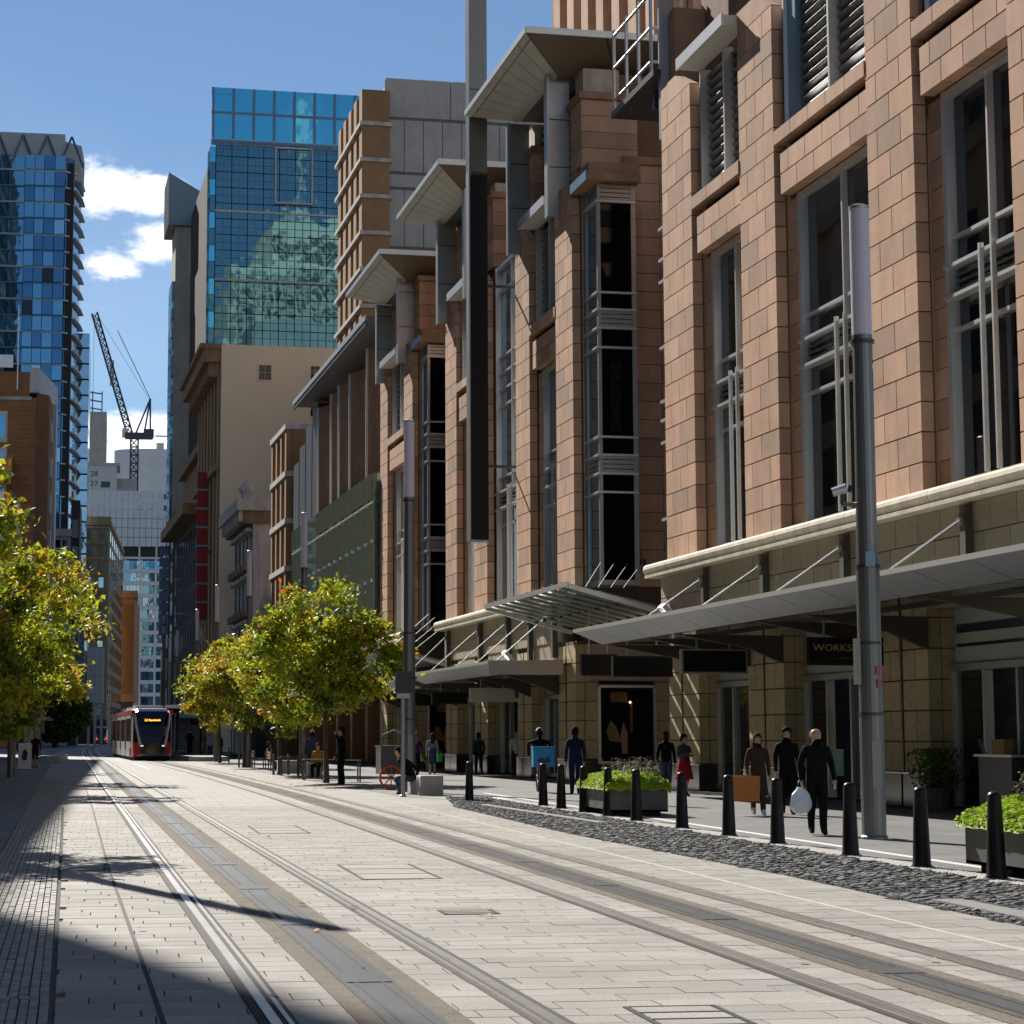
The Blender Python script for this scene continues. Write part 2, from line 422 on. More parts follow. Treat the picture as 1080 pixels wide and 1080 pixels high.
# block end walls that look down the street
def end_wall(u, w0, w1, zt, name='end_wall'):
    b = MB().box(u + .08, u + .5, w1, w0, 0.05, zt)
    e = b.build(name, 'mortar', GAL)
    return e
EW = []
for (u, wl) in ((27.0, -9.0), (57.0, -9.0)):
    e = end_wall(u, -.34, wl, 22.0); EW.append(e)
    for i in range(NC + 1):
        z = Z0 + i * CH
        for (p, q) in ((-.36, -.78), (-1.9, -3.3), (-3.3, -4.9), (-4.9, -6.5)):
            pieces.append((u + random.uniform(-.004, .004), u + .2, q + .012, p - .012, z + .012, z + CH - .012))
    bx('wall_cap', 'stone_plain', GAL, u - .12, u + .6, -9, -1.9, 22.17, 22.45)
    # glazed corner bay
    b0, b1, wA, wB = u - 1.8, u - .02, -.42, -1.82
    by = MB()
    for (p, q) in ((b0, b0 + .12), (b1 - .3, b1)): by.box(p, q, wA - .12, wA, 6.9, 20.9)
    by.box(b0, b0 + .12, wB, wB + .16, 6.9, 20.9); by.box(b0, b1, wB, wA, 6.75, 6.92)
    bo = by.build('corner_bay', 'metal', GAL)
    lv = [6.92, 9.97, 10.62, 11.27, 11.9, 15.05, 15.74, 16.4, 17.0, 20.26, 20.9]
    for k in range(len(lv) - 1):
        z0, z1 = lv[k], lv[k+1]
        if k in (2, 6, 9):
            for j in range(4):
                zz = z0 + (z1 - z0) * (j + .1) / 4
                bx('louvre_slat', 'metal', bo, b0 + .02, b1, wB + .05, wA - .05, zz, zz + (z1-z0)/4 - .03)
        else:
            bx('window_pane', 'glass_black', bo, b0 + .05, b0 + .09, wB + .14, wA - .1, z0 + .03, z1 - .03)
            bx('window_pane', 'glass_blue', bo, b0 + .13, b1 - .3, wA - .1, wA - .06, z0 + .03, z1 - .03)
        if k: bx('glazing_bar', 'metal_light', bo, b0 - .06, b1 - .1, wB, wA + .07, z0 - .045, z0 + .03)
    cp = MB().box(b0 - .35, b1, wB - .1, wA + .45, 20.92, 21.22).build('bay_cap', 'stone_plain', bo)
    bx('cap_step', 'stone_plain', cp, b0 - .25, b1, wB - .1, wA + .35, 21.24, 21.6)
    bx('cap_edge', 'blue_metal', cp, b0 - .36, b1, wA + .45, wA + .5, 20.9, 21.25)
    zt = 14.2 if u < 30 else 9.0
    text_mesh('\n'.join('紀伊國屋書店'), .42, 'ghost_letter', 'lettering', bo, (b0 + .035, -1.05, zt - .9), ROT_NEAR, .003)
# far end of the near block: a bay seen edge-on
eb = MB().box(16.62, 17.9, -1.9, -.5, 6.9, 21.0).build('corner_bay', 'glass_blue', GAL)
for z in (8.2, 10.6, 11.3, 11.9, 13.6, 15.7, 16.4, 17.4): bx('glazing_bar', 'metal_light', eb, 16.6, 18.15, -1.9, -.35, z, z + .09)
bx('end_wall', 'stone_plain', GAL, 16.1, 16.6, -9, -.31, 0.1, 24)
# ---- sort stone blocks: biggest in the picture are single pieces
def seen(c):
    u = (c[0] + c[1]) / 2
    p = FAC.world(u, c[3], 0); d = math.hypot(p.x, p.y)
    if u < -5.3: d += 500
    return ((c[1]-c[0]) * .4 + (c[3]-c[2] if c[3]-c[2] > 1 else 0)) * (c[5]-c[4]) / d**2
pieces.sort(key=seen, reverse=True)
for c in pieces[:300]: piece('stone_block', 'stone', GAL, *c)
rest = MB()
for c in pieces[300:]:
    rest.tint = random.random(); rest.box(*c)
r_ = rest.build('stone_blocks', 'stone_mass', GAL); r_['kind'] = 'stuff'
# ---- rolled cornice, frieze
def cornice(ua, ub):
    n = max(1, round((ub - ua) / 2.3))
    for i in range(n):
        p, q = ua + (ub-ua)*i/n + .01, ua + (ub-ua)*(i+1)/n - .01
        MB().tube([(p, .3, 6.62), (q, .3, 6.62)], .17, 12).build('cornice_roll', 'cornice', GAL, smooth=False)
    bx('cornice_shelf', 'cornice', GAL, ua + .05, ub - .05, -.3, .42, 6.36, 6.45)
    bx('cornice_shelf', 'cornice', GAL, ua + .05, ub - .05, -.3, .2, 6.45, 6.82)
    bx('frieze_backing', 'mortar', GAL, ua + .2, ub - .4, -.4, -.05, 4.6, 6.36)
    n = round((ub - ua - .6) / 1.15)
    for r, (z0, z1) in enumerate(((5.72, 6.36), (4.95, 5.72))):
        for i in range(n):
            p = ua + .2 + (ub-ua-.6) * i / n + (.3 if r else 0); q = ua + .2 + (ub-ua-.6) * (i+1) / n + (.3 if r else 0)
            piece('frieze_stone', 'friezestone', GAL, p + .012, min(q, ub - .4) - .012, -.1, .02 + random.uniform(-.004, .004), z0 + .012, z1 - .012)
cornice(-9.0, 17.6); cornice(28.4, 49.6); cornice(58.0, 66.4)
# ---- street awnings
def awning(ua, ub, zt, wout=3.0, label=None, stays=(), beams=()):
    aw = MB().box(ua, ub, wout - .05, wout, zt - .1, zt).build('awning', 'metal_light', GAL)
    n = max(1, round((ub - ua) / 2.2)); st = (ub - ua) / n
    for i in range(n):
        p, q = ua + st * i + .015, ua + st * (i + 1) - .015
        MB().slab((p, wout - .05, zt - .1), (q, wout - .05, zt - .1), (q, wout - .85, zt - .42), (p, wout - .85, zt - .42), .03).build('fascia_panel', 'metal', aw)
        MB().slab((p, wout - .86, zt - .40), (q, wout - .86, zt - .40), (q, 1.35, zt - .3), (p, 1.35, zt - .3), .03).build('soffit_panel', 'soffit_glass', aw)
        for j in range(5): bx('soffit_slat', 'metal_dark', aw, p, q, .5 + j*.17, .6 + j*.17, zt - .3, zt - .26)
        MB().slab((p, .03, zt + .06), (q, .03, zt + .06), (q, 1.3, zt + .03), (p, 1.3, zt + .03), .02).build('glass_panel', 'canopy_glass', aw)
        MB().slab((p, 1.3, zt + .04), (q, 1.3, zt + .04), (q, wout - .06, zt - .02), (p, wout - .06, zt - .02), .02).build('roof_panel', 'metal', aw)
    for u in beams:
        MB().prism([(.02, zt - .45), (wout - .9, zt - .43), (.9, zt - .78), (.02, zt - 1.15)], 'x', u - .09, u + .09).build('beam', 'bracket', aw)
    for u in stays:
        bx('stay_bracket', 'bracket', aw, u - .12, u + .12, .02, .2, zt + .2, 6.3)
        for d in (-.06, .06):
            MB().tube([(u + d, .3, 5.95), (u + d, 2.3, zt + .03)], .02, 6).build('stay_rod', 'metal', aw)
        MB().tube([(u, .3, 5.98), (u, .22, 5.98)], .1, 8).build('stay_lug', 'metal', aw)
    return aw
aw1 = awning(-22.0, 13.6, 4.57, wout=3.8, stays=(-3.4, 2.9, 8.2, 12.9), beams=(-7, -1.2, 1.5, 7.3, 9.7, 13.4))
aw2 = awning(27.7, 43.2, 4.2, stays=(29.5, 33.0, 36.5, 41.5), beams=(29.3, 33.4, 35.4, 40.7, 43.0))
bx('end_fascia', 'metal', aw2, 27.62, 27.7, .3, 2.98, 3.72, 4.22)
aw3 = awning(44.0, 66.0, 4.05, stays=(48, 58.5, 64.5), beams=(46.6, 49, 57, 59))
# floodlights on the awning
for (u, z) in ((12.6, 4.76), (31.5, 4.24)):
    fl = MB().box(u - .1, u + .1, 1.2, 1.4, z, z + .1).build('floodlight', 'metal_dark', GAL)
    MB().slab((u - .22, 1.1, z + .12), (u + .22, 1.1, z + .12), (u + .22, 1.45, z + .5), (u - .22, 1.45, z + .5), .14).build('lamp_box', 'metal', fl)
# ---- glass entrance canopies, tilted down to the wall
def canopy(ua, ub, zo=6.15, zi=5.42, wo=3.0, wi=-.15):
    b = MB()
    for u in (ua, ub): b.slab((u - .05, wi, zi - .12), (u + .05, wi, zi - .12), (u + .05, wo, zo - .02), (u - .05, wo, zo - .02), .14)
    b.box(ua, ub, wo, wo + .07, zo - .1, zo + .04)
    cn = b.build('entrance_canopy', 'metal_light', GAL)
    n = max(4, round((ub - ua) / 1.05)); st = (ub - ua) / n
    for i in range(n):
        p = ua + st * i + .04; q = ua + st * (i + 1) - .04
        MB().slab((p, wi, zi), (q, wi, zi + .1), (q, wo + .02, zo + .12), (p, wo + .02, zo), .025).build('glass_louvre', 'canopy_glass', cn)
        MB().slab((p - .03, wi, zi - .05), (p + .03, wi, zi - .05), (p + .03, wo, zo - .03), (p - .03, wo, zo - .03), .07).build('rafter', 'metal', cn)
        MB().tube([(q - .1, 1.2, zi + .2), (q - .1, 1.2, zi + .12)], .06, 8).build('glass_fixing', 'metal_dark', cn)
    for i in range(4):
        w = -.6 - .5 * i
        MB().tube([(ua + .3, wo - .6 - .4*i, zo - .1), (ub - 2.2, w, 7.6)], .015, 5).build('stay_rod', 'metal', cn)
        MB().tube([(ub - 2.2, w, 7.6), (ub - .3, w - .25, 12.2 - i)], .018, 5).build('stay_cable', 'metal_dark', cn)
        MB().lathe([(.09, 7.5), (.13, 7.6), (.09, 7.7)], 8, (ub - 2.2, w)).build('stay_node', 'metal_dark', cn)
    return cn
canopy(16.9, 27.9)
canopy(49.6, 57.6, 5.7, 5.0)
# entrance back wall between the blocks
bx('entrance_wall', 'stone_plain', GAL, 16.7, 27.0, -9.5, -9.0, 0.1, 22)
bx('entrance_wall', 'stone_plain', GAL, 49.3, 57.0, -9.5, -9.0, 0.1, 22)
for (a, b) in ((17.2, 26.4), (49.6, 56.4)):
    e = bx('entrance_glazing', 'metal', GAL, a, b, -8.99, -8.9, .1, 21)
    for i in range(5):
        for k in range(7): piece('window_pane', 'glass_dark', e, a + .1 + (b-a-.2)/5*i + .05, a + .1 + (b-a-.2)/5*(i+1) - .05, -8.89, -8.86, .3 + k*2.9, .3 + k*2.9 + 2.8)
# ---- roof pavilions with gull-wing eaves
def pavilion(ua, ub, zt, fins, body):
    pv = MB().box(body[0] + .3, body[1] - .3, -8, -.9, 21.3, zt - .9).build('roof_pavilion', 'stone_dark', GAL)
    # stone shoulders with a cap and neck
    for (a, b) in ((body[0], body[0] + 1.5), (body[1] - 1.5, body[1])):
        for k in range(5):
            bx('stone_block', 'stone', pv, a + .01, b - .01, -2.5, -.4, 21.52 + k*.6, 22.1 + k*.6)
        bx('shoulder_cap', 'stone_plain', pv, a - .12, b + .1, -2.6, -.3, 24.52, 24.78)
        bx('neck', 'cornice', pv, a + .25, b - .2, -1.9, -.55, 24.78, zt - .75)
    for u in fins:
        f = MB().box(u - .06, u + .06, -.42, .45, 20.55, zt - .66).box(u - .3, u + .14, .43, .5, 20.5, zt - .66).build('fin', 'metal', pv)
        for z in (22.4, 24.2): bx('fin_joint', 'metal_dark', f, u - .075, u - .065, -.42, .5, z, z + .04)
    a, b = fins[0] + .4, fins[1] - .1
    wv = bx('louvre_wall', 'matte_black', pv, a, b, -.95, -.85, 21.5, zt - .9)
    for k in range(12): bx('louvre_slat', 'metal', wv, a, b, -.84, -.74, 21.6 + k*.33, 21.72 + k*.33)
    bx('louvre_mullion', 'metal_light', wv, (a+b)/2, (a+b)/2 + .12, -.8, -.55, 21.46, zt - 1)
    # eave: outer rim, sloped soffit panels in front and at the near end
    wo, wi, zi = 1.9, .1, zt - .75
    ia, ib = ua + 2.3, ub - 2.0
    rim = MB()
    rim.box(ua, ub, wo - .04, wo + .04, zt - .02, zt + .2); rim.box(ua - .04, ua + .04, -10, wo, zt - .02, zt + .2); rim.box(ua, ub, -10, wo, zt + .16, zt + .24)
    ev = rim.build('eave', 'metal_light', pv)
    n = 8
    for i in range(n):
        t0, t1 = i / n, (i + 1) / n
        def P(t, s):   # s 0 outer, 1 inner
            uo = ua + (ub - ua) * t; ui = ia + (ib - ia) * t
            return (uo + (ui - uo) * s, wo + (wi - wo) * s, zt + (zi - zt) * s)
        e = .06 / (ub - ua) * 1.0
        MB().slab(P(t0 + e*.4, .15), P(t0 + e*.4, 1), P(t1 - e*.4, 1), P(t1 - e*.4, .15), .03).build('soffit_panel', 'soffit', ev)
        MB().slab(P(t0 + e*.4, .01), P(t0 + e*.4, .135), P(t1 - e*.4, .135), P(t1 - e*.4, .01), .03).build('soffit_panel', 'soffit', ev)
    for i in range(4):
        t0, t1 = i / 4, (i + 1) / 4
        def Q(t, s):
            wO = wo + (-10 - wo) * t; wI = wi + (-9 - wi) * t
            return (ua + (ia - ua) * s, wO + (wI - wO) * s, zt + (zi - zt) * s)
        MB().slab(Q(t1 - .003, .02), Q(t1 - .003, .99), Q(t0 + .003, .99), Q(t0 + .003, .02), .03).build('soffit_panel', 'soffit_shaded', ev)  # near-end panels: shade is put into the colour, same soffit as in front
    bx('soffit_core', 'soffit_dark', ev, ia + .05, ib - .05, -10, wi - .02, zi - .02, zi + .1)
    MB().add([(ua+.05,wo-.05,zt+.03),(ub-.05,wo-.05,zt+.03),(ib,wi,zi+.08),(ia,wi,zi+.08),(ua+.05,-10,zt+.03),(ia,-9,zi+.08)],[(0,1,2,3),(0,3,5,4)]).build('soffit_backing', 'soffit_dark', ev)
pavilion(26.0, 36.0, 26.5, (28.75, 34.75), (27.0, 35.5))
pavilion(41.3, 51.0, 26.0, (42.9, 48.6), (40.9, 49.0))
pavilion(55.8, 66.2, 25.5, (58.7, 64.9), (57.2, 66.0))
# upper storey over the near block and link blocks
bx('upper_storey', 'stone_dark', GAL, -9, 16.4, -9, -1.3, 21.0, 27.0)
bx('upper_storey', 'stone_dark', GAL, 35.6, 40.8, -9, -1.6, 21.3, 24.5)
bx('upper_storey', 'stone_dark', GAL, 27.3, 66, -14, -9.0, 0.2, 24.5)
# maintenance gantry at the top of the near block
gt = MB()
for z in (22.6, 23.7, 24.8):
    gt.tube([(17.2, .1, z), (21.2, .1, z)], .05, 6); gt.tube([(17.2, .1, z), (17.2, -2.2, z)], .05, 6)
for u in (17.2, 18.5, 19.8, 21.2): gt.tube([(u, .1, 22.2), (u, .1, 25.0)], .06, 6)
for w in (-.9, -2.2): gt.tube([(17.2, w, 22.2), (17.2, w, 25.0)], .05, 6)
gto = gt.build('gantry', 'metal_light', GAL)
bx('gantry_floor', 'metal_dark', gto, 16.7, 21.3, -2.4, .2, 22.0, 22.2)
bx('gantry_arm', 'metal_dark', gto, 17.8, 18.1, -5.0, -.2, 21.3, 21.9)
bx('gantry_mast', 'metal', gto, 16.68, 16.95, -.5, -.05, 20.0, 27.5)
# stepped-back tower on the roof
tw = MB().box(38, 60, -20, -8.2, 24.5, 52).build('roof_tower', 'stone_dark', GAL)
for i in range(7):
    w = -8.3 - i * 1.7
    bx('pilaster', 'stone', tw, 37.4, 38.0, w - .8, w, 26, 52)
    bx('window_pane', 'glass_dark', tw, 37.85, 37.99, w - 1.55, w - .95, 26, 52)
    bx('mullion', 'metal_light', tw, 37.8, 37.99, w - 1.68, w - 1.58, 26, 52)
for i in range(8):
    bx('pilaster', 'stone', tw, 38 + i * 2.6, 39.2 + i * 2.6, -8.2, -7.6, 26, 52)
    bx('window_pane', 'glass_dark', tw, 39.3 + i * 2.6, 40.5 + i * 2.6, -8.2, -8.1, 26, 52)
    bx('mullion', 'metal', tw, 39.85 + i * 2.6, 39.95 + i * 2.6, -8.1, -7.95, 26, 52)
# blade sign: steel mast above, black panel below, held off the wall
bs = MB().box(36.0, 36.5, 1.0, 1.72, 24.2, 42).box(35.93, 36.57, 1.70, 1.76, 24.0, 42).build('blade_sign', 'pole', GAL)
for z in (27.6, 31.5): bx('mast_joint', 'metal_dark', bs, 35.985, 36.0, 1.0, 1.7, z, z + .05)
bx('sign_panel', 'sign_black', bs, 36.0, 36.45, 1.0, 1.72, 9.3, 24.1)
bx('sign_edge', 'metal', bs, 35.95, 36.5, 1.73, 1.78, 9.25, 24.2)
bx('sign_foot', 'metal', bs, 36.0, 36.45, 1.0, 1.72, 9.2, 9.29)
for z in (12.2, 19.5): bx('sign_bracket', 'metal_dark', bs, 36.1, 36.16, -.4, 1.0, z, z + .1)
# ------------------------------------------------------------------ shop fronts under the awnings
sp_list = []
mat('display_amber', (.16, .08, .02), .7, var=.3, scale=4); mat('display_straw', (.22, .16, .07), .7, var=.3, scale=8); mat('poster_skin', (.35, .2, .15), .6); mat('warm_lamp', (.8, .6, .3), .4, emit=((1, .65, .25), 6.0))
for (a, b) in PIERS:
    bx('shop_pier_core', 'mortar', GAL, a + .04, b - .04, -.7, -.05, .1, 4.9)
    mid = a + (b - a) * .55
    for i in range(6):
        z = .78 + i * .667
        for (p, q) in ((a, mid - .06), (mid + .06, b)):
            cut = [0, .5, 1] if i % 2 else [0, 1]
            for c in course_blocks(p, q, -.3, random.uniform(-.004, .004), z, z + .667, cut): sp_list.append(c)
        sp_list.append((a - .004, a + .2, -.68, -.32, z + .012, z + .655))
for u in (27.0, 57.0):
    for i in range(6):
        z = .78 + i * .667
        for (p, q) in ((-.33, -.75), (-2.75, -3.6), (-3.6, -4.9)): sp_list.append((u - .3 + random.uniform(-.004, .004), u + .1, q + .012, p - .012, z + .012, z + .655))
    bx('plinth', 'granite', GAL, u - .34, u + .1, -5, -.05, 0.02, .76)
    dw = MB().box(u - .42, u - .25, -.78, -.68, .7, 3.35).box(u - .42, u - .25, -2.8, -2.7, .7, 3.35).box(u - .42, u - .25, -2.8, -.68, 3.25, 3.35).box(u - .42, u - .25, -2.8, -.68, .6, .7).build('display_window', 'metal_light', GAL)
    bx('window_pane', 'glass_dark', dw, u - .36, u - .33, -2.7, -.78, .7, 3.25)
    bx('display_panel', 'display_amber', dw, u - .375, u - .362, -1.75, -1.15, 2.75, 3.1); bx('display_panel', 'display_amber', dw, u - .375, u - .362, -1.95, -1.85, 1.7, 2.75)
    MB().prism([(-1.55, 1.35), (-1.1, 1.4), (-.98, 1.75), (-1.15, 2.1), (-1.35, 1.9)], 'x', u - .385, u - .36).build('display_flower', 'display_straw', dw)
    MB().prism([(-1.75, .95), (-1.55, .95), (-1.5, 1.6), (-1.6, 2.05), (-1.75, 1.7)], 'x', u - .38, u - .36).build('display_figure', 'poster_skin', dw)
    MB().lathe([(.02, 2.72), (.035, 2.75), (.02, 2.78)], 8, (u - .4, -1.85)).build('display_lamp', 'warm_lamp', dw)
    bx('transom_panel', 'friezestone', GAL, u - .35, u + .1, -5, -.4, 3.5, 4.78)
sp_list.sort(key=seen, reverse=True)
for c in sp_list[:230]: piece('shop_stone', 'shopstone', GAL, *c)
rest = MB()
for c in sp_list[230:]:
    rest.tint = random.random(); rest.box(*c)
r_ = rest.build('shop_stones', 'shopstone_mass', GAL); r_['kind'] = 'stuff'
for (a, b) in PIERS:
    for (p, q) in ((a - .02, a + (b-a)*.55 - .05), (a + (b-a)*.55 + .05, b + .02)): bx('plinth', 'granite', GAL, p, q, -.7, .05, 0.02, .74)
    bx('plinth_edge', 'metal_light', GAL, a - .03, b + .03, .0, .07, .742, .775)
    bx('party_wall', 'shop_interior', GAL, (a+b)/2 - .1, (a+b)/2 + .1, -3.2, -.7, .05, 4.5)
    bx('downpipe', 'metal_dark', GAL, a + (b-a)*.55 - .05, a + (b-a)*.55 + .03, -.06, .02, .78, 4.4)
mat('display_red', (.35, .03, .02), .6); mat('display_yellow', (.5, .42, .05), .6); mat('display_green', (.25, .5, .38), .6); mat('display_wood', (.28, .14, .05), .6)
mat('poster_blue', (.02, .06, .22), .5); mat('poster_skin', (.35, .2, .15), .6); mat('frosted', (.42, .46, .42), .35, spec=.5)
glass('shop_glass', (.75, .8, .78), .06)
for (a, b, kind) in OPEN:
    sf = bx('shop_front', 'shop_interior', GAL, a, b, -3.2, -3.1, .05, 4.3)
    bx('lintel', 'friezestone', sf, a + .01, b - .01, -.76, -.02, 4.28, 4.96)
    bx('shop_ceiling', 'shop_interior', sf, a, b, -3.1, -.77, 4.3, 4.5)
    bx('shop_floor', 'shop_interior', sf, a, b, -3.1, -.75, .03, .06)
    bx('door_head', 'metal', sf, a + .02, b - .02, -.75, -.5, 2.95, 3.1)
    for k in range(3): bx('header_panel', 'frosted', sf, a + .04, b - .04, -.72, -.6, 3.12 + k * .42, 3.12 + k * .42 + .34 - .12 * (k == 1))
    n = max(2, round((b - a) / 1.5)); st = (b - a) / n
    for i in range(n + 1):
        u = min(max(a + st * i, a + .05), b - .05)
        bx('door_post', 'metal_light' if i in (0, n) else 'metal', sf, u - .05, u + .05, -.72, -.52, .06, 2.95)
    for i in range(n):
        if i == n // 2 and kind != 'H': continue
        bx('shop_pane', 'shop_glass', sf, a + st*i + .06, a + st*(i+1) - .06, -.63, -.61, .1, 2.93)
    bx('sill', 'metal', sf, a + .02, b - .02, -.74, -.45, .06, .2) if kind == 'H' else None
    for k in range(5):
        u = a + .5 + (b - a - 1) * random.random(); h = random.uniform(.6, 1.6)
        bx('display_stand', random.choice(['display_wood', 'display_red', 'display_green', 'shop_interior', 'sign_cream']), sf, u - .35, u + .35, -2.6, -1.9, .06, h)
R = random.Random(6)
for k in range(6):
    for j in range(4):
        u = 3.3 + j * .34; z = .5 + k * .36
        bx('shelf_box', R.choice(['display_amber', 'display_red', 'display_wood', 'display_green', 'display_yellow']), GAL, u, u + .22, -1.15, -.95, z, z + .2)
    bx('shelf_board', 'metal_dark', GAL, 3.2, 4.7, -1.2, -.92, .46 + k * .36, .49 + k * .36)
bx('notice_panel', 'display_green', GAL, 4.9, 5.5, -.6, -.57, .6, 1.25)
# the red and yellow display in the third window
S3 = bx('window_banner', 'display_red', GAL, 11.4, 13.2, -.85, -.8, 1.7, 2.9)
MB().slab((13.2, -.78, 2.75), (11.2, -.78, 1.75), (11.2, -.78, 1.35), (13.2, -.78, 2.3), .01).build('diagonal_tape', 'display_yellow', S3)
bx('white_block', 'white_paint', S3, 11.6, 12.4, -.95, -.87, .35, 1.35)
# poster of the clothing shop
PO = bx('poster', 'poster_blue', GAL, 5.9, 6.9, -.78, -.75, 1.55, 2.9)
MB().prism([(6.3, 1.6), (6.55, 1.62), (6.62, 2.2), (6.5, 2.62), (6.34, 2.62), (6.2, 2.2)], 'y', -.745, -.735).build('poster_figure', 'poster_skin', PO)
bx('poster_base', 'black', PO, 5.9, 6.9, -.79, -.74, .9, 1.54)
# hanging signs under the awnings
def hang_sign(u, w0, w1, z0, z1, face, edge, zroof, name='hanging_sign'):
    sg = bx(name, edge, GAL, u - .1, u + .1, w0, w1, z0, z1)
    bx('sign_face', face, sg, u - .112, u - .1, w0 + .05, w1 - .05, z0 + .05, z1 - .05)
    for w in (w0 + (w1-w0)*.25, w0 + (w1-w0)*.75): bx('sign_rod', 'metal', sg, u - .02, u + .02, w - .02, w + .02, z1, zroof)
    return sg
sg = hang_sign(.4, .35, 2.16, 3.12, 3.74, 'sign_black', 'black', 4.4)
text_mesh('WORKSHOP', .22, 'gold', 'lettering', sg, (.284, 1.3, 3.5), ROT_NEAR, .003, sx=1.15)
text_mesh('— — — —', .08, 'gold', 'lettering', sg, (.284, 1.3, 3.28), ROT_NEAR, .003)
hang_sign(8.6, .5, 2.3, 3.18, 3.82, 'sign_black', 'metal', 4.4)
hang_sign(14.8, .5, 2.3, 3.28, 3.88, 'sign_black', 'black', 4.6)
hang_sign(20.0, .62, 1.8, 3.46, 4.14, 'sign_black', 'black', 5.6)
hang_sign(34.0, .5, 2.25, 2.87, 3.4, 'sign_cream', 'sign_cream', 3.9)
hang_sign(41.0, .8, 2.3, 2.9, 3.38, 'sign_black', 'black', 3.9)
hang_sign(47.5, .8, 2.2, 2.92, 3.42, 'sign_black', 'black', 3.9)
# ------------------------------------------------------------------ ground
mat('asphalt', (.07, .07, .072), .9, var=.15, scale=3, bump=.2)
mat('paver', (.35, .333, .305), .8, var=.14, scale=.7, bump=.4, bscale=70, objvar=.16, speck=.22, blotch=.2)
mat('paver_mass', (.35, .333, .305), .8, var=.14, scale=.7, bump=.4, bscale=70, objvar=.16, attr=True, speck=.22, blotch=.2)
mat('joint', (.085, .075, .065), .95, var=.2, scale=4)
mat('footpath', (.25, .25, .25), .7, var=.14, scale=1.5, bump=.1, bscale=40)
mat('basalt', (.10, .105, .11), .55, var=.15, scale=9, objvar=.5, attr=True, bump=.3)
mat('sett', (.30, .29, .27), .75, var=.15, scale=9, objvar=.25, attr=True, bump=.3)
mat('concrete', (.42, .4, .36), .85, var=.14, scale=2.5, bump=.25, bscale=40)
mat('edge_concrete', (.165, .137, .105), .9, var=.25, scale=7, bump=.5, bscale=60, speck=.35, blotch=.2)
mat('rail_steel', (.75, .72, .68), .3, metal=1.0, var=.1, scale=3)
mat('rail_side', (.07, .06, .05), .9, var=.3, scale=6); mat('rail_groove', (.02, .018, .016), .8)
mat('power_rail', (.12, .125, .13), .4, metal=.3, var=.12, scale=4, blotch=.3, speck=.1)
mat('lane_cream', (.5, .47, .41), .8, var=.15, scale=5); mat('road_white', (.68, .67, .64), .7, var=.1, scale=8)
mat('tactile', (.62, .55, .5), .7, var=.1, scale=8)
def far_paving():
    m = mat('paver_far', (.40, .375, .34), .8, var=.12, scale=1.0)
    return m
def slab_paving(name, c1, cj, sx, sy, joint=.012):
    m = bpy.data.materials.new(name); MATS[name] = m; m.use_nodes = True; N = m.node_tree.nodes; L = m.node_tree.links; p = N['Principled BSDF']
    geo = N.new('ShaderNodeNewGeometry'); br = N.new('ShaderNodeTexBrick'); br.inputs['Scale'].default_value = 1.0
    br.inputs['Brick Width'].default_value = sx; br.inputs['Row Height'].default_value = sy; br.inputs['Mortar Size'].default_value = joint; br.inputs['Bias'].default_value = 0
    br.inputs['Color1'].default_value = (*[v * .86 for v in c1], 1); br.inputs['Color2'].default_value = (*[v * 1.1 for v in c1], 1); br.inputs['Mortar'].default_value = (*cj, 1)
    L.new(geo.outputs['Position'], br.inputs['Vector'])
    n = N.new('ShaderNodeTexNoise'); n.inputs['Scale'].default_value = .8; n.inputs['Detail'].default_value = 8; L.new(geo.outputs['Position'], n.inputs['Vector'])
    mr = N.new('ShaderNodeMapRange'); mr.inputs['From Min'].default_value = .3; mr.inputs['From Max'].default_value = .7; mr.inputs['To Min'].default_value = .82; mr.inputs['To Max'].default_value = 1.12
    L.new(n.outputs['Fac'], mr.inputs[0])
    x = N.new('ShaderNodeMix'); x.data_type = 'RGBA'; x.blend_type = 'MULTIPLY'; x.inputs['Factor'].default_value = 1
    L.new(br.outputs['Color'], x.inputs['A']); L.new(mr.outputs[0], x.inputs['B'])
    n2 = N.new('ShaderNodeTexNoise'); n2.inputs['Scale'].default_value = 45; L.new(geo.outputs['Position'], n2.inputs['Vector'])
    mr2 = N.new('ShaderNodeMapRange'); mr2.inputs['From Min'].default_value = .36; mr2.inputs['From Max'].default_value = .62; mr2.inputs['To Min'].default_value = .82; mr2.inputs['To Max'].default_value = 1.08; L.new(n2.outputs['Fac'], mr2.inputs[0])
    x2 = N.new('ShaderNodeMix'); x2.data_type = 'RGBA'; x2.blend_type = 'MULTIPLY'; x2.inputs['Factor'].default_value = 1
    L.new(x.outputs['Result'], x2.inputs['A']); L.new(mr2.outputs[0], x2.inputs['B']); L.new(x2.outputs['Result'], p.inputs['Base Color'])
    p.inputs['Roughness'].default_value = .72
    b = N.new('ShaderNodeBump'); b.inputs['Strength'].default_value = .4; b.inputs['Distance'].default_value = .01; b.invert = True
    L.new(br.outputs['Fac'], b.inputs['Height']); L.new(b.outputs[0], p.inputs['Normal'])
    m.diffuse_color = (*c1, 1)
slab_paving('footpath_slabs', (.17, .17, .17), (.09, .09, .09), .9, .6)
slab_paving('road_far', (.325, .31, .283), (.14, .125, .11), .6, .3, .012)
def sheet(name, m, x0, x1, y0, y1, z, kind='structure', label=None):
    o = MB().quad((x0,y0,z),(x1,y0,z),(x1,y1,z),(x0,y1,z)).build(name, m)
    o['kind'] = kind
    return o
sheet('ground', 'asphalt', -3000, 3000, -200, 4000, -.05)
def lerp_tab(tab, y):
    if y <= tab[0][0]: return tab[0][1]
    for (a, b), (c, d) in zip(tab[:-1], tab[1:]):
        if y <= c: return b + (d - b) * (y - a) / (c - a)
    return tab[-1][1]
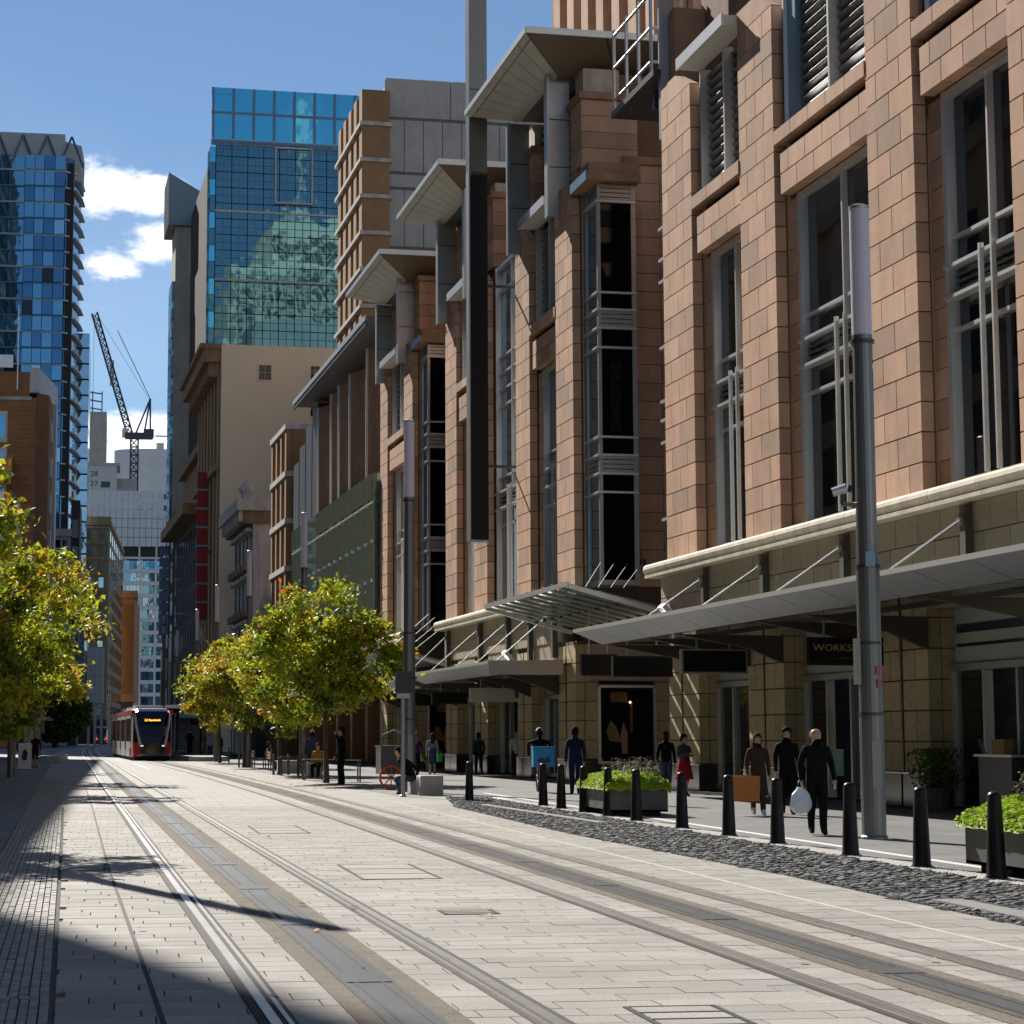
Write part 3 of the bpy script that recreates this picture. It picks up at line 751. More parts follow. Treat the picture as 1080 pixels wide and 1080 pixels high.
def smooth_tab(tab):
    def f(y):
        return sum(lerp_tab(tab, y + k * (2 + abs(y) * .05)) * wt for k, wt in ((-2, .1), (-1, .25), (0, .3), (1, .25), (2, .1)))
    return f
XL = smooth_tab([(0, 1.78), (11, 1.65), (17, 1.49), (28, 1.22), (45, .83), (60, .45), (88, -.2), (115, -.8), (150, -1.7), (180, -2.35), (260, -3.6), (340, -3.9), (420, -3.4), (560, -1.5)])
XR = smooth_tab([(0, 5.17), (12, 5.12), (26, 5.0), (55, 4.68), (89, 3.85), (115, 3.0), (140, 2.05), (180, 1.2), (260, 0), (340, -.3), (420, .2), (560, 2.0)])
RIBR = lerp_tab; ribr = [(8, -.32), (11.5, -.36), (31, -.83), (95, -2.44), (200, -5)]
ribl = [(8, -1.1), (24.7, -1.45), (60, -2.3), (127, -3.95), (200, -6)]
SLOT = [(8, .3), (11.4, .27), (25.0, -.1), (49.6, -.63), (100, -1.9)]
COBL = [(8, 7.5), (16, 7.4), (22, 7.45), (32, 7.2), (45, 7.4), (52, 8.3)]
# carriageway base, near pavers as pieces, further ones as one mass, the rest as a patterned sheet
road = sheet('street_paving', 'joint', -9, 10.5, 2, 46, -.014)
far = sheet('street_paving_far', 'road_far', -9, 9.25, 46, 700, -.004)
pv = []
y = 9.6; row = 0
while y < 46:
    off = [0, .15, .3, .45][row % 4] + random.choice([0, .0, .07])
    x = math.floor((lerp_tab(ribr, y) + .03) / .6) * .6 - off
    xe = lerp_tab(COBL, y)
    while x < xe:
        a, b = max(x, lerp_tab(ribr, y) + .03), min(x + .6, xe)
        if b - a > .08: pv.append((a + .005, b - .005, y + .005, y + .295))
        x += .6
    y += .3; row += 1
def inview(x, y):
    v = Vector((x, y, -EYE)); f = view_dir(CXP, CYP); r = Vector((math.cos(YAW), -math.sin(YAW), 0))
    px = CXP + FPX * v.dot(r) / v.dot(f); u = r.cross(f)
    py = CYP - FPX * v.dot(u) / v.dot(f)
    return -15 < px < 1095 and py < 1090
vis = [p for p in pv if inview((p[0]+p[1])/2, p[2] + .2)]
vis.sort(key=lambda p: p[2] - (p[1]-p[0]) * .5)
single = set(map(id, vis[:300]))
mass = MB()
for p in pv:
    h = random.uniform(-.002, .001)
    if id(p) in single:
        piece('paver', 'paver', road, p[0], p[1], p[2], p[3], -.05, h)
    else:
        mass.tint = random.random()
        mass.add([(p[0],p[2],h),(p[1],p[2],h),(p[1],p[3],h),(p[0],p[3],h),(p[0],p[2],-.02),(p[1],p[2],-.02),(p[1],p[3],-.02),(p[0],p[3],-.02)],
                 [(0,1,2,3),(0,4,5,1),(1,5,6,2),(2,6,7,3),(3,7,4,0)])
pm = mass.build('pavers', 'paver_mass', road); pm['kind'] = 'stuff'
# strips that follow the track
def strip(fx, w, y0, y1, z, name, m, parent=None, dx=0.0, h=None, step=1.5):
    b = MB(); ys = []; y = y0
    while y < y1: ys.append(y); y += step + y * .012
    ys.append(y1)
    for p, q in zip(ys[:-1], ys[1:]):
        xa, xb = fx(p) + dx, fx(q) + dx
        zb = z - (h or .03)
        b.add([(xa-w/2,p,z),(xa+w/2,p,z),(xb+w/2,q,z),(xb-w/2,q,z),(xa-w/2,p,zb),(xa+w/2,p,zb),(xb+w/2,q,zb),(xb-w/2,q,zb)], [(0,1,2,3),(0,3,7,4),(1,5,6,2)])
    return b.build(name, m, parent)
def track(fx, label):
    t = root('tram_track', label, 'tram track', WLD, (0, 0, 0), 'tram tracks')
    for s in (-1, 1):
        strip(fx, .22, 6, 520, .004, 'rail_bed', 'rail_side', t, s * .76 - s * .02)
        strip(fx, .17, 6, 520, .007, 'rail_seal', 'rail_groove', t, s * .76)
        r = strip(fx, .062, 6, 520, .016, 'rail', 'rail_steel', t, s * .76)
        strip(fx, .028, 6, 520, .014, 'guard_lip', 'rail_steel', t, s * .76 - s * .082)
    strip(fx, .62, 6, 520, .005, 'power_rail_edging', 'edge_concrete', t)
    strip(fx, .34, 6, 520, .010, 'power_rail_bed', 'power_rail', t)
    for s in (-.085, .085): strip(fx, .022, 6, 120, .0135, 'power_rail_rib', 'rail_groove', t, s)
    for s in (-.15, .15): strip(fx, .012, 6, 120, .0135, 'power_rail_trim', 'edge_concrete', t, s)
    # bolted joint covers in the power rail
    yy = 9.0
    while yy < 60:
        bx('joint_cover', 'power_rail', t, fx(yy) - .15, fx(yy) + .15, yy, yy + .5, .009, .0125 + .003)
        yy += 4.0
    return t
track(XL, 'left tram track with steel rails and dark centre power strip')
track(XR, 'right tram track with steel rails, nearer the bollards')
strip(lambda y: lerp_tab(SLOT, y), .03, 8, 60, .003, 'drain_slot', 'rail_groove', road)
wl = strip(lambda y: 6.5 + .012 * max(0, 20 - y), .05, 8, 60, .004, 'lane_line', 'lane_cream', road)
for (yy0, yy1) in ((100, 122),):
    strip(lambda y: (XL(y) + XR(y)) / 2, .1, yy0, yy1, .004, 'lane_line', 'road_white', far)
# fine setts of the left edge band
b = MB()
y = 8.5
while y < 75:
    a, c = lerp_tab(ribl, y), lerp_tab(ribr, y); n = max(8, round((c - a) / .06)); st = (c - a) / n
    for i in range(n):
        b.tint = random.random(); h = .004 + random.uniform(-.003, .004); o = (.06 if i % 2 else 0)
        b.add([(a+st*i+.005,y+o+.006,h),(a+st*(i+1)-.005,y+o+.006,h),(a+st*(i+1)-.005,y+o+.115,h),(a+st*i+.005,y+o+.115,h),(a+st*i+.005,y+o+.006,-.02),(a+st*(i+1)-.005,y+o+.006,-.02),(a+st*(i+1)-.005,y+o+.115,-.02),(a+st*i+.005,y+o+.115,-.02)],[(0,1,2,3),(0,4,5,1),(1,5,6,2),(3,7,4,0)])
    y += .12
rb = b.build('sett_band', 'sett'); rb['kind'] = 'stuff'; rb['label'] = 'band of fine ribbed setts along the left footpath edge'; rb['category'] = 'paving band'
lf = MB()
ys = [2, 8, 15, 25, 40, 60, 90, 127, 200, 330]
for p, q in zip(ys[:-1], ys[1:]):
    lf.quad((-16, p, .0), (lerp_tab(ribl, p) - .01, p, .0), (lerp_tab(ribl, q) - .01, q, .0), (-16, q, .0))
lfo = lf.build('footpath_left', 'footpath_slabs'); lfo['kind'] = 'structure'
# right footpath: from the bollard line to the shops
rf = MB(); c1, c2 = FAC.world(-30, -4), FAC.world(240, -4)
rf.quad((9.25, 6, .002), (26, 6, .002), (FAC.world(10, -4).x, FAC.world(10, -4).y, .002), (9.25, 52.5, .002))
rf.quad((9.25, 52.5, .002), (FAC.world(10, -4).x, FAC.world(10, -4).y, .002), (c2.x, c2.y, .002), (c2.x - 7, 282, .002))
rf.quad((7.35, 53.5, .0025), (9.25, 52.5, .0025), (c2.x - 7, 282, .0025), (c2.x - 9, 282, .0025))
rfo = rf.build('footpath_right', 'footpath_slabs'); rfo['kind'] = 'structure'
# dark basalt setts between the roadway and the bollards
b = MB(); base = MB()
y = 8.0
while y < 52:
    x = lerp_tab(COBL, y) + .02; xe = 9.27
    while x < xe:
        wd_ = random.uniform(.07, .11); dp = random.uniform(.075, .1); h = random.uniform(.004, .028); t = random.uniform(-.012, .012)
        b.tint = random.random(); yo = y + random.uniform(-.02, .02)
        X0, X1, Y0, Y1 = x, x + wd_ - .012, yo, yo + dp - .01
        b.add([(X0,Y0,h+t),(X1,Y0,h-t),(X1,Y1,h-t*.5),(X0,Y1,h+t*.5),(X0,Y0,-.01),(X1,Y0,-.01),(X1,Y1,-.01),(X0,Y1,-.01)],[(0,1,2,3),(0,4,5,1),(1,5,6,2),(2,6,7,3),(3,7,4,0)])
        x += wd_
    y += .095
cb = b.build('basalt_setts', 'basalt'); cb['kind'] = 'stuff'; cb['label'] = 'strip of rough dark basalt setts beside the bollards'; cb['category'] = 'cobbles'
# pale edge strip with raised studs along the bollards, and the painted line behind it
tp = MB().box(9.27, 9.72, 8, 52, -.02, .006).build('tactile_strip', 'tactile', rfo)
st_ = MB()
y = 14.0
while y < 50:
    for k in range(4): st_.box(9.32 + k*.1, 9.37 + k*.1, y, y + .05, .006, .013)
    y += .1
s_ = st_.build('studs', 'road_white', rfo); s_['kind'] = 'stuff'
MB().slab((10.2, 8, .007), (10.34, 8, .007), (10.1, 56, .007), (9.96, 56, .007), .004).build('painted_line', 'road_white', rfo)
MB().box(7.6, 7.9, 12.0, 18.6, .0, .031).build('patch_strip', 'sett', rfo)
MB().slab((8.5, 36.0, .03), (8.7, 36.0, .03), (8.3, 46, .03), (8.1, 46, .03), .02).build('patch_strip', 'sett', rfo)
# inspection covers: recessed frames with paver trays
def cover(x0, x1, y0, y1, label, n=3):
    c = root('inspection_cover', label, 'manhole cover', WLD, ((x0+x1)/2, (y0+y1)/2, 0), 'inspection covers in the paving')
    f = MB(); t = .03; z = .006
    f.box(x0, x1, y0, y0+t, -.02, z).box(x0, x1, y1-t, y1, -.02, z).box(x0, x0+t, y0+t, y1-t, -.02, z).box(x1-t, x1, y0+t, y1-t, -.02, z)
    for i in range(1, n): f.box(x0+t, x1-t, y0+(y1-y0)*i/n-.015, y0+(y1-y0)*i/n+.015, -.02, z)
    f.build('frame', 'rail_groove', c)
    for i in range(n):
        MB().box(x0+t+.012, x1-t-.012, y0+(y1-y0)*i/n+.03, y0+(y1-y0)*(i+1)/n-.03, -.02, .004).build('tray', 'paver', c)
cover(2.65, 3.55, 22.4, 25.0, 'large tray cover in the paving between the two tracks, middle distance')
cover(2.25, 3.1, 33.2, 36.0, 'tray cover between the tracks, the farther one towards the tram')
cover(2.9, 3.45, 10.9, 11.7, 'tray cover at the very bottom edge of the picture')
cover(2.85, 3.35, 17.9, 18.35, 'small narrow cover between the tracks beside the left track')
cover(-.7, -.12, 24.3, 25.6, 'tray cover in the left paving beside the sett band', 4)

# fallen leaves round the trees
mat('fallen_leaf', (.35, .17, .04), .8, objvar=.4, attr=True)
b = MB(); R = random.Random(77)
for i in range(900):
    if R.random() < .75: x, y = R.gauss(5.9, .9), R.uniform(58, 125)
    else: x, y = R.uniform(-3.5, 8.5), R.uniform(12, 60)
    a = R.uniform(0, 6.28); s_ = R.uniform(.025, .055); d = Vector((math.cos(a), math.sin(a), R.uniform(-.2, .2))) * s_; e = Vector((-math.sin(a), math.cos(a), R.uniform(-.2, .2))) * s_ * .6
    c = Vector((x, y, .03)); b.tint = R.random(); b.add([c - d, c + e, c + d, c - e], [(0, 1, 2, 3)])
fl_ = b.build('fallen_leaves', 'fallen_leaf'); tagit(fl_, 'scattered brown fallen leaves on the paving near the trees', 'leaves', None, 'stuff')
# ------------------------------------------------------------------ street furniture
mat('bollard', (.008, .008, .009), .4, spec=.25, var=.2, scale=8)

mat('pole_light', (.36, .36, .37), .4, metal=.6)
mat('planter', (.07, .073, .077), .6, var=.12, scale=3)
mat('yellow', (.75, .55, .03), .5)
mat('lime_leaf', (.40, .56, .02), .6, objvar=.35, attr=True, transl=.4)
mat('dusty_leaf', (.22, .2, .15), .7, objvar=.3, attr=True, transl=.25)
mat('soil', (.05, .035, .025), .95)
ords = ['nearest', 'second', 'third', 'fourth', 'fifth', 'sixth', 'seventh', 'eighth', 'ninth', 'tenth']
bol_px = [(1058, 928), (978, 915), (895, 903), (827, 890), (770, 882), (720, 874), (678, 866), (636, 861), (612, 857), (594, 853), (576, 850)]
bolb = [21.4, 23.5, 25.9, 28.9, 31.3, 34.0, 37.1, 39.3, 41.4, 43.6, 45.5]
desc = ['tapered black bollard standing in front of the near planter', 'black bollard just left of the near planter', 'black bollard standing left of the large lamp post', 'black bollard to the left of the man with the plastic bag',
        'black bollard beside the orange shopping bag', 'black bollard in front of the woman in the red skirt', 'black bollard at the right end of the far planter', 'black bollard in front of the middle of the far planter', 'black bollard at the left end of the far planter', 'black bollard in front of the man in the dark suit', 'black bollard beside the delivery cyclist']
proto = None
def bollard(x, y, label):
    global proto
    if proto is None:
        proto = root('bollard', label, 'bollard', WLD, (0, 0, 0), 'black bollards along the footpath')
        MB().lathe([(.118, 0.02), (.118, .03), (.108, .05), (.078, .83), (.08, .84), (.08, .85), (.074, .862), (.074, .875), (.08, .885), (.078, .91), (.06, .94), (.03, .955)], 20).build('post', 'bollard', proto, smooth=True)
        MB().lathe([(.14, .0), (.14, .02)], 20).build('base_ring', 'metal_dark', proto)
        proto.location = (x, y, 0); return proto
    return copy_tree(proto, None, (x, y, 0), None, label)
for yb, d in zip(bolb, desc): bollard(9.5, yb, d)
bollard(8.43, 49.1, 'black bollard standing alone near the concrete block')
# planters with lime-green ground cover
def leaf_patch(b, x0, x1, y0, y1, z, n, s, up=.12, seed=1):
    R = random.Random(seed)
    def mound(x, y):
        ex = min(x - x0, x1 - x, y - y0, y1 - y)
        k = min(1, max(0, ex) / .3)
        return z - .08 + up * (k ** .5) * (.8 + .2 * math.sin(x * 5 + seed) * math.cos(y * 4.3)) + .03 * math.sin(x * 19) * math.sin(y * 17)
    nx, ny = 24, 34
    vs = []; fs = []
    for i in range(nx + 1):
        for j in range(ny + 1):
            x, y = x0 + (x1-x0)*i/nx, y0 + (y1-y0)*j/ny; vs.append((x, y, mound(x, y) - .03))
    for i in range(nx):
        for j in range(ny): fs.append((i*(ny+1)+j, (i+1)*(ny+1)+j, (i+1)*(ny+1)+j+1, i*(ny+1)+j+1))
    b.tint = .15; b.add(vs, fs)
    for i in range(n):
        x, y = R.uniform(x0, x1), R.uniform(y0, y1)
        zz = mound(x, y) + R.uniform(-.03, .035)
        a = R.uniform(0, 6.28); q = s * R.uniform(.6, 1.2)
        d = Vector((math.cos(a), math.sin(a), R.uniform(-.5, .5))) * q; e = Vector((-math.sin(a), math.cos(a), R.uniform(-.6, .6))) * q * .7
        c = Vector((x, y, zz)); b.tint = R.random()
        b.add([c - d, c + e, c + d, c - e], [(0, 1, 2, 3)])
def planter(cx, cy, lx, ly, label, seed, rz=0.0, plate=False):
    p = root('planter', label, 'planter', WLD, (cx, cy, 0), 'black planter boxes', rz)
    p['off'] = [0, 0, 0]
    h = .68
    t = MB()
    for (a, b, c, d) in ((-lx/2, lx/2, -ly/2, -ly/2+.05), (-lx/2, lx/2, ly/2-.05, ly/2), (-lx/2, -lx/2+.05, -ly/2+.05, ly/2-.05), (lx/2-.05, lx/2, -ly/2+.05, ly/2-.05)): t.box(a, b, c, d, .09, h)
    t.box(-lx/2, lx/2, -ly/2, ly/2, .09, .13)
    t.build('box', 'planter', p)
    for yy in (-ly/2 + .25, 0, ly/2 - .25): bx('foot', 'matte_black', p, -lx/2 + .1, lx/2 - .1, yy - .06, yy + .06, 0.004, .09)
    bx('seam', 'matte_black', p, -lx/2 - .003, -lx/2, -.012, .012, .1, h)
    bx('soil', 'soil', p, -lx/2 + .05, lx/2 - .05, -ly/2 + .05, ly/2 - .05, .5, h - .05)
    g = MB(); leaf_patch(g, -lx/2 - .1, lx/2 + .08, -ly/2 - .12, ly/2 + .1, h - .06, 9000, .026, .30, seed)
    o = g.build('groundcover', 'lime_leaf', p); o['kind'] = 'stuff'
    g = MB(); R = random.Random(seed)
    for i in range(70):
        x, y = R.uniform(-.1, lx/2 - .05), R.uniform(-ly/2 + .15, ly/2 - .1); hh = R.uniform(.12, .38); tip = Vector((x + R.uniform(-.15, .15), y + R.uniform(-.15, .15), h + .1 + hh))
        g.tint = .2; g.tube([(x, y, h), tip], .004, 4, False)
        for k in range(16):
            g.tint = R.random(); c = Vector((x, y, h)).lerp(tip, R.uniform(.4, 1)) + Vector((R.uniform(-.04, .04), R.uniform(-.04, .04), R.uniform(-.02, .03)))
            a = R.uniform(0, 6.3); d = Vector((math.cos(a), math.sin(a), R.uniform(-.5, .6))) * .03; e = Vector((-math.sin(a), math.cos(a), 0)) * .013
            g.add([c - d, c + e, c + d, c - e], [(0, 1, 2, 3)])
    o = g.build('flower_stems', 'dusty_leaf', p); o['kind'] = 'stuff'
    if plate: bx('reflector', 'yellow', p, lx/2 - .55, lx/2 + .004, -ly/2 - .008, -ly/2 - .001, .12, .26)
    return p
planter(10.35, 21.9, 1.15, 1.9, 'near planter box with lime-green ground cover at the right edge', 5, rad(0), True)
planter(10.1, 40.5, 1.15, 2.6, 'farther black planter box with lime-green plants behind the bollards', 9, rad(0))
# lamp posts with a frosted light tube on top
def lamp_post(x, y, h, r, label, detail=False):
    p = root('lamp_post', label, 'lamp post', WLD, (x, y, 0), 'tube-topped lamp posts'); p['off'] = [0, 0, 0]
    ht = h - h * .21
    MB().lathe([(r * 1.12, 0), (r * 1.12, .04), (r, .06), (r, h * .185), (r * .97, h * .19), (r * .97, h * .42)], 20).build('lower_shaft', 'pole', p, smooth=False)
    MB().lathe([(r * .88, h * .42), (r * .80, ht - .1), (r * .86, ht - .1), (r * .86, ht)], 20).build('upper_shaft', 'pole', p)
    MB().lathe([(r * .8, ht), (r * .84, ht + .02), (r * .84, h - .05), (r * .78, h)], 20).build('light_tube', 'lamp_white', p, smooth=False)
    MB().lathe([(r * .88, h - .05), (r * .88, h), (r * .5, h + .03)], 20).build('cap', 'metal', p)
    for z in (h * .19, h * .30, h * .42, ht - .12): MB().lathe([(r * 1.03, z), (r * 1.03, z + .05)], 20).build('collar', 'metal_dark', p)
    bx('access_door', 'pole', p, -r * .4, r * .4, -r * 1.03, -r * .9, h * .08, h * .15)
    return p
L1 = lamp_post(11.42, 30.1, 9.85, .185, 'large grey lamp post with camera standing among the near bollards')
cam_ = MB().tube([(0, 0, 5.12), (-.42, -.1, 5.12)], .035, 8).build('bracket', 'pole', L1)
MB().tube([(-.42, -.1, 5.12), (-.42, -.1, 5.28)], .03, 8).build('stem', 'metal_dark', cam_)
MB().tube([(-.56, -.06, 5.3), (-.36, -.14, 5.36)], [.07, .08], 10).build('cctv_camera', 'metal_light', cam_)
MB().tube([(-.34, -.14, 5.36), (-.28, -.16, 5.34)], [.06, .05], 10).build('lens', 'black', cam_)
text_mesh('H\nR', .2, 'red', 'lettering', L1, (.08, -.19, 2.45), (rad(90), 0, rad(8)), .002)
bx('control_box', 'pole', L1, -.24, -.17, -.07, .07, 2.35, 3.05)
bx('poster_band', 'blue_metal', L1, -.1, .05, -.19, -.15, 4.15, 4.38)
lamp_post(8.15, 57.5, 10.6, .18, 'grey lamp post beside the nearest tree on the right')
lamp_post(7.6, 85.0, 10.9, .16, 'lamp post rising out of the middle of the right-hand trees')
lamp_post(6.5, 104.0, 11.0, .15, 'lamp post rising behind the third tree in front of the ornate building')
lamp_post(6.0, 128.0, 11.0, .15, 'lamp post just left of the right-hand tree crowns')
for i, (x, y) in enumerate(((5.7, 153), (5.1, 184), (4.8, 198), (4.55, 225))):
    lamp_post(x, y, 11.0, .15, ['lamp post at the right end of the tram shelter roof', 'slim lamp post behind the shelter roof, right one of three', 'slim lamp post behind the tram shelter, middle one of three', 'slim lamp post behind the tram, leftmost of three'][i])
lamp_post(-4.05, 80, 10.6, .16, 'lamp post sticking out above the tree on the left edge')
lamp_post(-4.4, 100, 10.6, .16, 'farther lamp post beside the brick building on the left')
lamp_post(-2.75, 30.5, 10.6, .17, 'lamp post out of frame whose shadow crosses the near paving')
# pedestrian signal on its own post
sgp = root('traffic_signal', 'grey post with black signal head seen from behind', 'traffic signal', WLD, (7.35, 53.0, 0)); sgp['off'] = [0, 0, 0]
MB().lathe([(.09, 0), (.09, .03), (.055, .05), (.055, 2.75)], 14).build('post', 'pole_light', sgp, smooth=False)
MB().box(-.2, .22, -.1, .12, 2.68, 3.25).box(-.13, .13, .12, .2, 2.72, 3.2).build('signal_head', 'black', sgp)
bx('signal_arm', 'pole_light', sgp, -.16, .16, -.05, .05, 2.55, 2.68)
# concrete blocks and benches
def block(x, y, lx, ly, h, label, m='concrete'):
    o = root('concrete_block', label, 'block seat', WLD, (x, y, 0), 'concrete seating blocks'); o['off'] = [0, 0, 0]
    bm = MB(); c = .025
    bm.prism([(-lx/2+c, 0), (lx/2-c, 0), (lx/2, c), (lx/2, h-c), (lx/2-c, h), (-lx/2+c, h), (-lx/2, h-c), (-lx/2, c)], 'y', -ly/2, ly/2).build('body', m, o)
    return o
block(8.25, 54.3, .62, .75, .52, 'square concrete block seat in front of the signal post')
block(7.3, 77, .5, 1.1, .6, 'upright concrete block beside the cafe tables')
block(7.15, 87, .9, .9, .55, 'concrete block behind the lamp post under the trees')
block(-4.6, 68, .9, .8, .55, 'pale concrete block under the left-hand trees')
def bench(x, y, rz, label):
    o = root('bench', label, 'bench', WLD, (x, y, 0), 'timber benches under the trees', rz); o['off'] = [0, 0, 0]
    for k in range(5): bx('slat', 'display_wood', o, -.9, .9, -.25 + k*.11, -.16 + k*.11, .42, .46)
    for k in range(3): bx('back_slat', 'display_wood', o, -.9, .9, .3, .34, .55 + k*.12, .64 + k*.12)
    for sx in (-.75, .75):
        MB().box(sx-.03, sx+.03, -.25, -.2, 0, .42).box(sx-.03, sx+.03, .28, .33, 0, .9).box(sx-.03, sx+.03, -.25, .3, .38, .42).build('leg_frame', 'metal_dark', o)
    return o
bench(7.1, 93, rad(90), 'timber bench under the second tree on the right')
bench(7.4, 80.5, rad(80), 'timber bench behind the standing man in dark clothes')
bench(6.9, 101, rad(90), 'timber bench at the far end of the right-hand trees')
# cafe tables and stools
def table(x, y, label):
    o = root('cafe_table', label, 'table', WLD, (x, y, 0), 'cafe tables by the kerb'); o['off'] = [0, 0, 0]
    bx('tabletop', 'metal_dark', o, -.4, .4, -.4, .4, .72, .75)
    for sx in (-.34, .34):
        for sy in (-.34, .34): bx('leg', 'metal_dark', o, sx-.025, sx+.025, sy-.025, sy+.025, 0, .72)
table(6.95, 73.5, 'dark cafe table next to the upright concrete block')
table(7.9, 70.5, 'dark cafe table behind the standing man')
table(6.8, 82.0, 'dark cafe table near the second trunk')
def guard(x, y, h, w, label):
    o = root('tree_guard', label, 'post frame', WLD, (x, y, 0), 'dark steel tree guards'); o['off'] = [0, 0, 0]
    for sx in (-w/2, w/2):
        for sy in (-w/2, w/2): bx('post', 'metal_dark', o, sx-.03, sx+.03, sy-.03, sy+.03, 0, h)
    for sx in (-w/2, w/2): bx('rail', 'metal_dark', o, sx-.02, sx+.02, -w/2+.03, w/2-.03, h-.06, h-.02)
guard(6.6, 84, .85, .6, 'dark steel tree guard round the second trunk')
guard(6.35, 104, .95, .6, 'dark steel tree guard round the third trunk')
guard(6.2, 122, .95, .6, 'dark steel tree guard round the farthest trunk on the right')
guard(-4.7, 60, 1.0, .7, 'dark steel tree guard under the left trees')
# a-frame cart with orange wheels
mat('orange_wheel', (.65, .08, .02), .5)
ct = root('food_cart', 'dark cart with spoked orange wheel beside the seated person', 'cart', WLD, (7.95, 60.5, 0)); ct['off'] = [0, 0, 0]
bx('cart_body', 'metal_dark', ct, -.3, .55, -.6, .6, .45, 1.25); 
MB().tube([(-.3, -.62, 1.25), (-.25, -.62, 1.6), (.1, -.62, 1.75), (.45, -.62, 1.6), (.55, -.62, 1.25)], .025, 6).build('cart_hoop', 'pole_light', ct)
bx('cart_shelf', 'metal_dark', ct, -.33, .58, -.64, .64, 1.25, 1.29)
for sx in (-.36,):
    wlb = MB(); n = 20
    for k in range(n):
        a0, a1 = 2*math.pi*k/n, 2*math.pi*(k+1)/n
        for (r0, r1) in ((.30, .36),): wlb.add([(0 + .25*0 + r0*math.cos(a0), -.66, .36+r0*math.sin(a0)),(r1*math.cos(a0), -.66, .36+r1*math.sin(a0)),(r1*math.cos(a1), -.66, .36+r1*math.sin(a1)),(r0*math.cos(a1), -.66, .36+r0*math.sin(a1)),(r0*math.cos(a0), -.6, .36+r0*math.sin(a0)),(r1*math.cos(a0), -.6, .36+r1*math.sin(a0)),(r1*math.cos(a1), -.6, .36+r1*math.sin(a1)),(r0*math.cos(a1), -.6, .36+r0*math.sin(a1))],[(0,1,2,3),(4,7,6,5),(1,5,6,2),(0,3,7,4)])
    wh = wlb.build('wheel', 'orange_wheel', ct)
    for k in range(4):
        a = math.pi * k / 4; MB().tube([(.3*math.cos(a), -.63, .36+.3*math.sin(a)), (-.3*math.cos(a), -.63, .36-.3*math.sin(a))], .02, 5).build('spoke', 'orange_wheel', wh)
# ------------------------------------------------------------------ trees
def leaf_mat(name, stops):
    m = bpy.data.materials.new(name); MATS[name] = m; m.use_nodes = True; N = m.node_tree.nodes; L = m.node_tree.links; p = N['Principled BSDF']
    a = N.new('ShaderNodeAttribute'); a.attribute_name = 'tint'; r = N.new('ShaderNodeValToRGB'); r.color_ramp.interpolation = 'CONSTANT'
    e = r.color_ramp.elements
    for i, (pos, c) in enumerate(stops):
        k = e[i] if i < 2 else e.new(pos)
        k.position = pos; k.color = (*c, 1)
    L.new(a.outputs['Fac'], r.inputs[0]); L.new(r.outputs[0], p.inputs['Base Color']); p.inputs['Roughness'].default_value = .45
    t = N.new('ShaderNodeBsdfTranslucent'); ms = N.new('ShaderNodeMixShader'); ms.inputs[0].default_value = .45
    L.new(r.outputs[0], t.inputs[0]); L.new(p.outputs[0], ms.inputs[1]); L.new(t.outputs[0], ms.inputs[2]); L.new(ms.outputs[0], N['Material Output'].inputs['Surface'])
    m.diffuse_color = (*stops[0][1], 1)
leaf_mat('leaf_green', [(0, (.07, .12, .012)), (.22, (.17, .23, .015)), (.42, (.36, .42, .02)), (.7, (.55, .5, .03)), (.9, (.55, .26, .03)), (.97, (.5, .12, .02))])
leaf_mat('leaf_autumn', [(0, (.08, .12, .012)), (.2, (.22, .26, .02)), (.4, (.45, .45, .03)), (.66, (.62, .48, .05)), (.84, (.56, .26, .03)), (.94, (.5, .13, .02))])
mat('bark', (.09, .065, .045), .9, var=.3, scale=9, bump=.6, bscale=25)
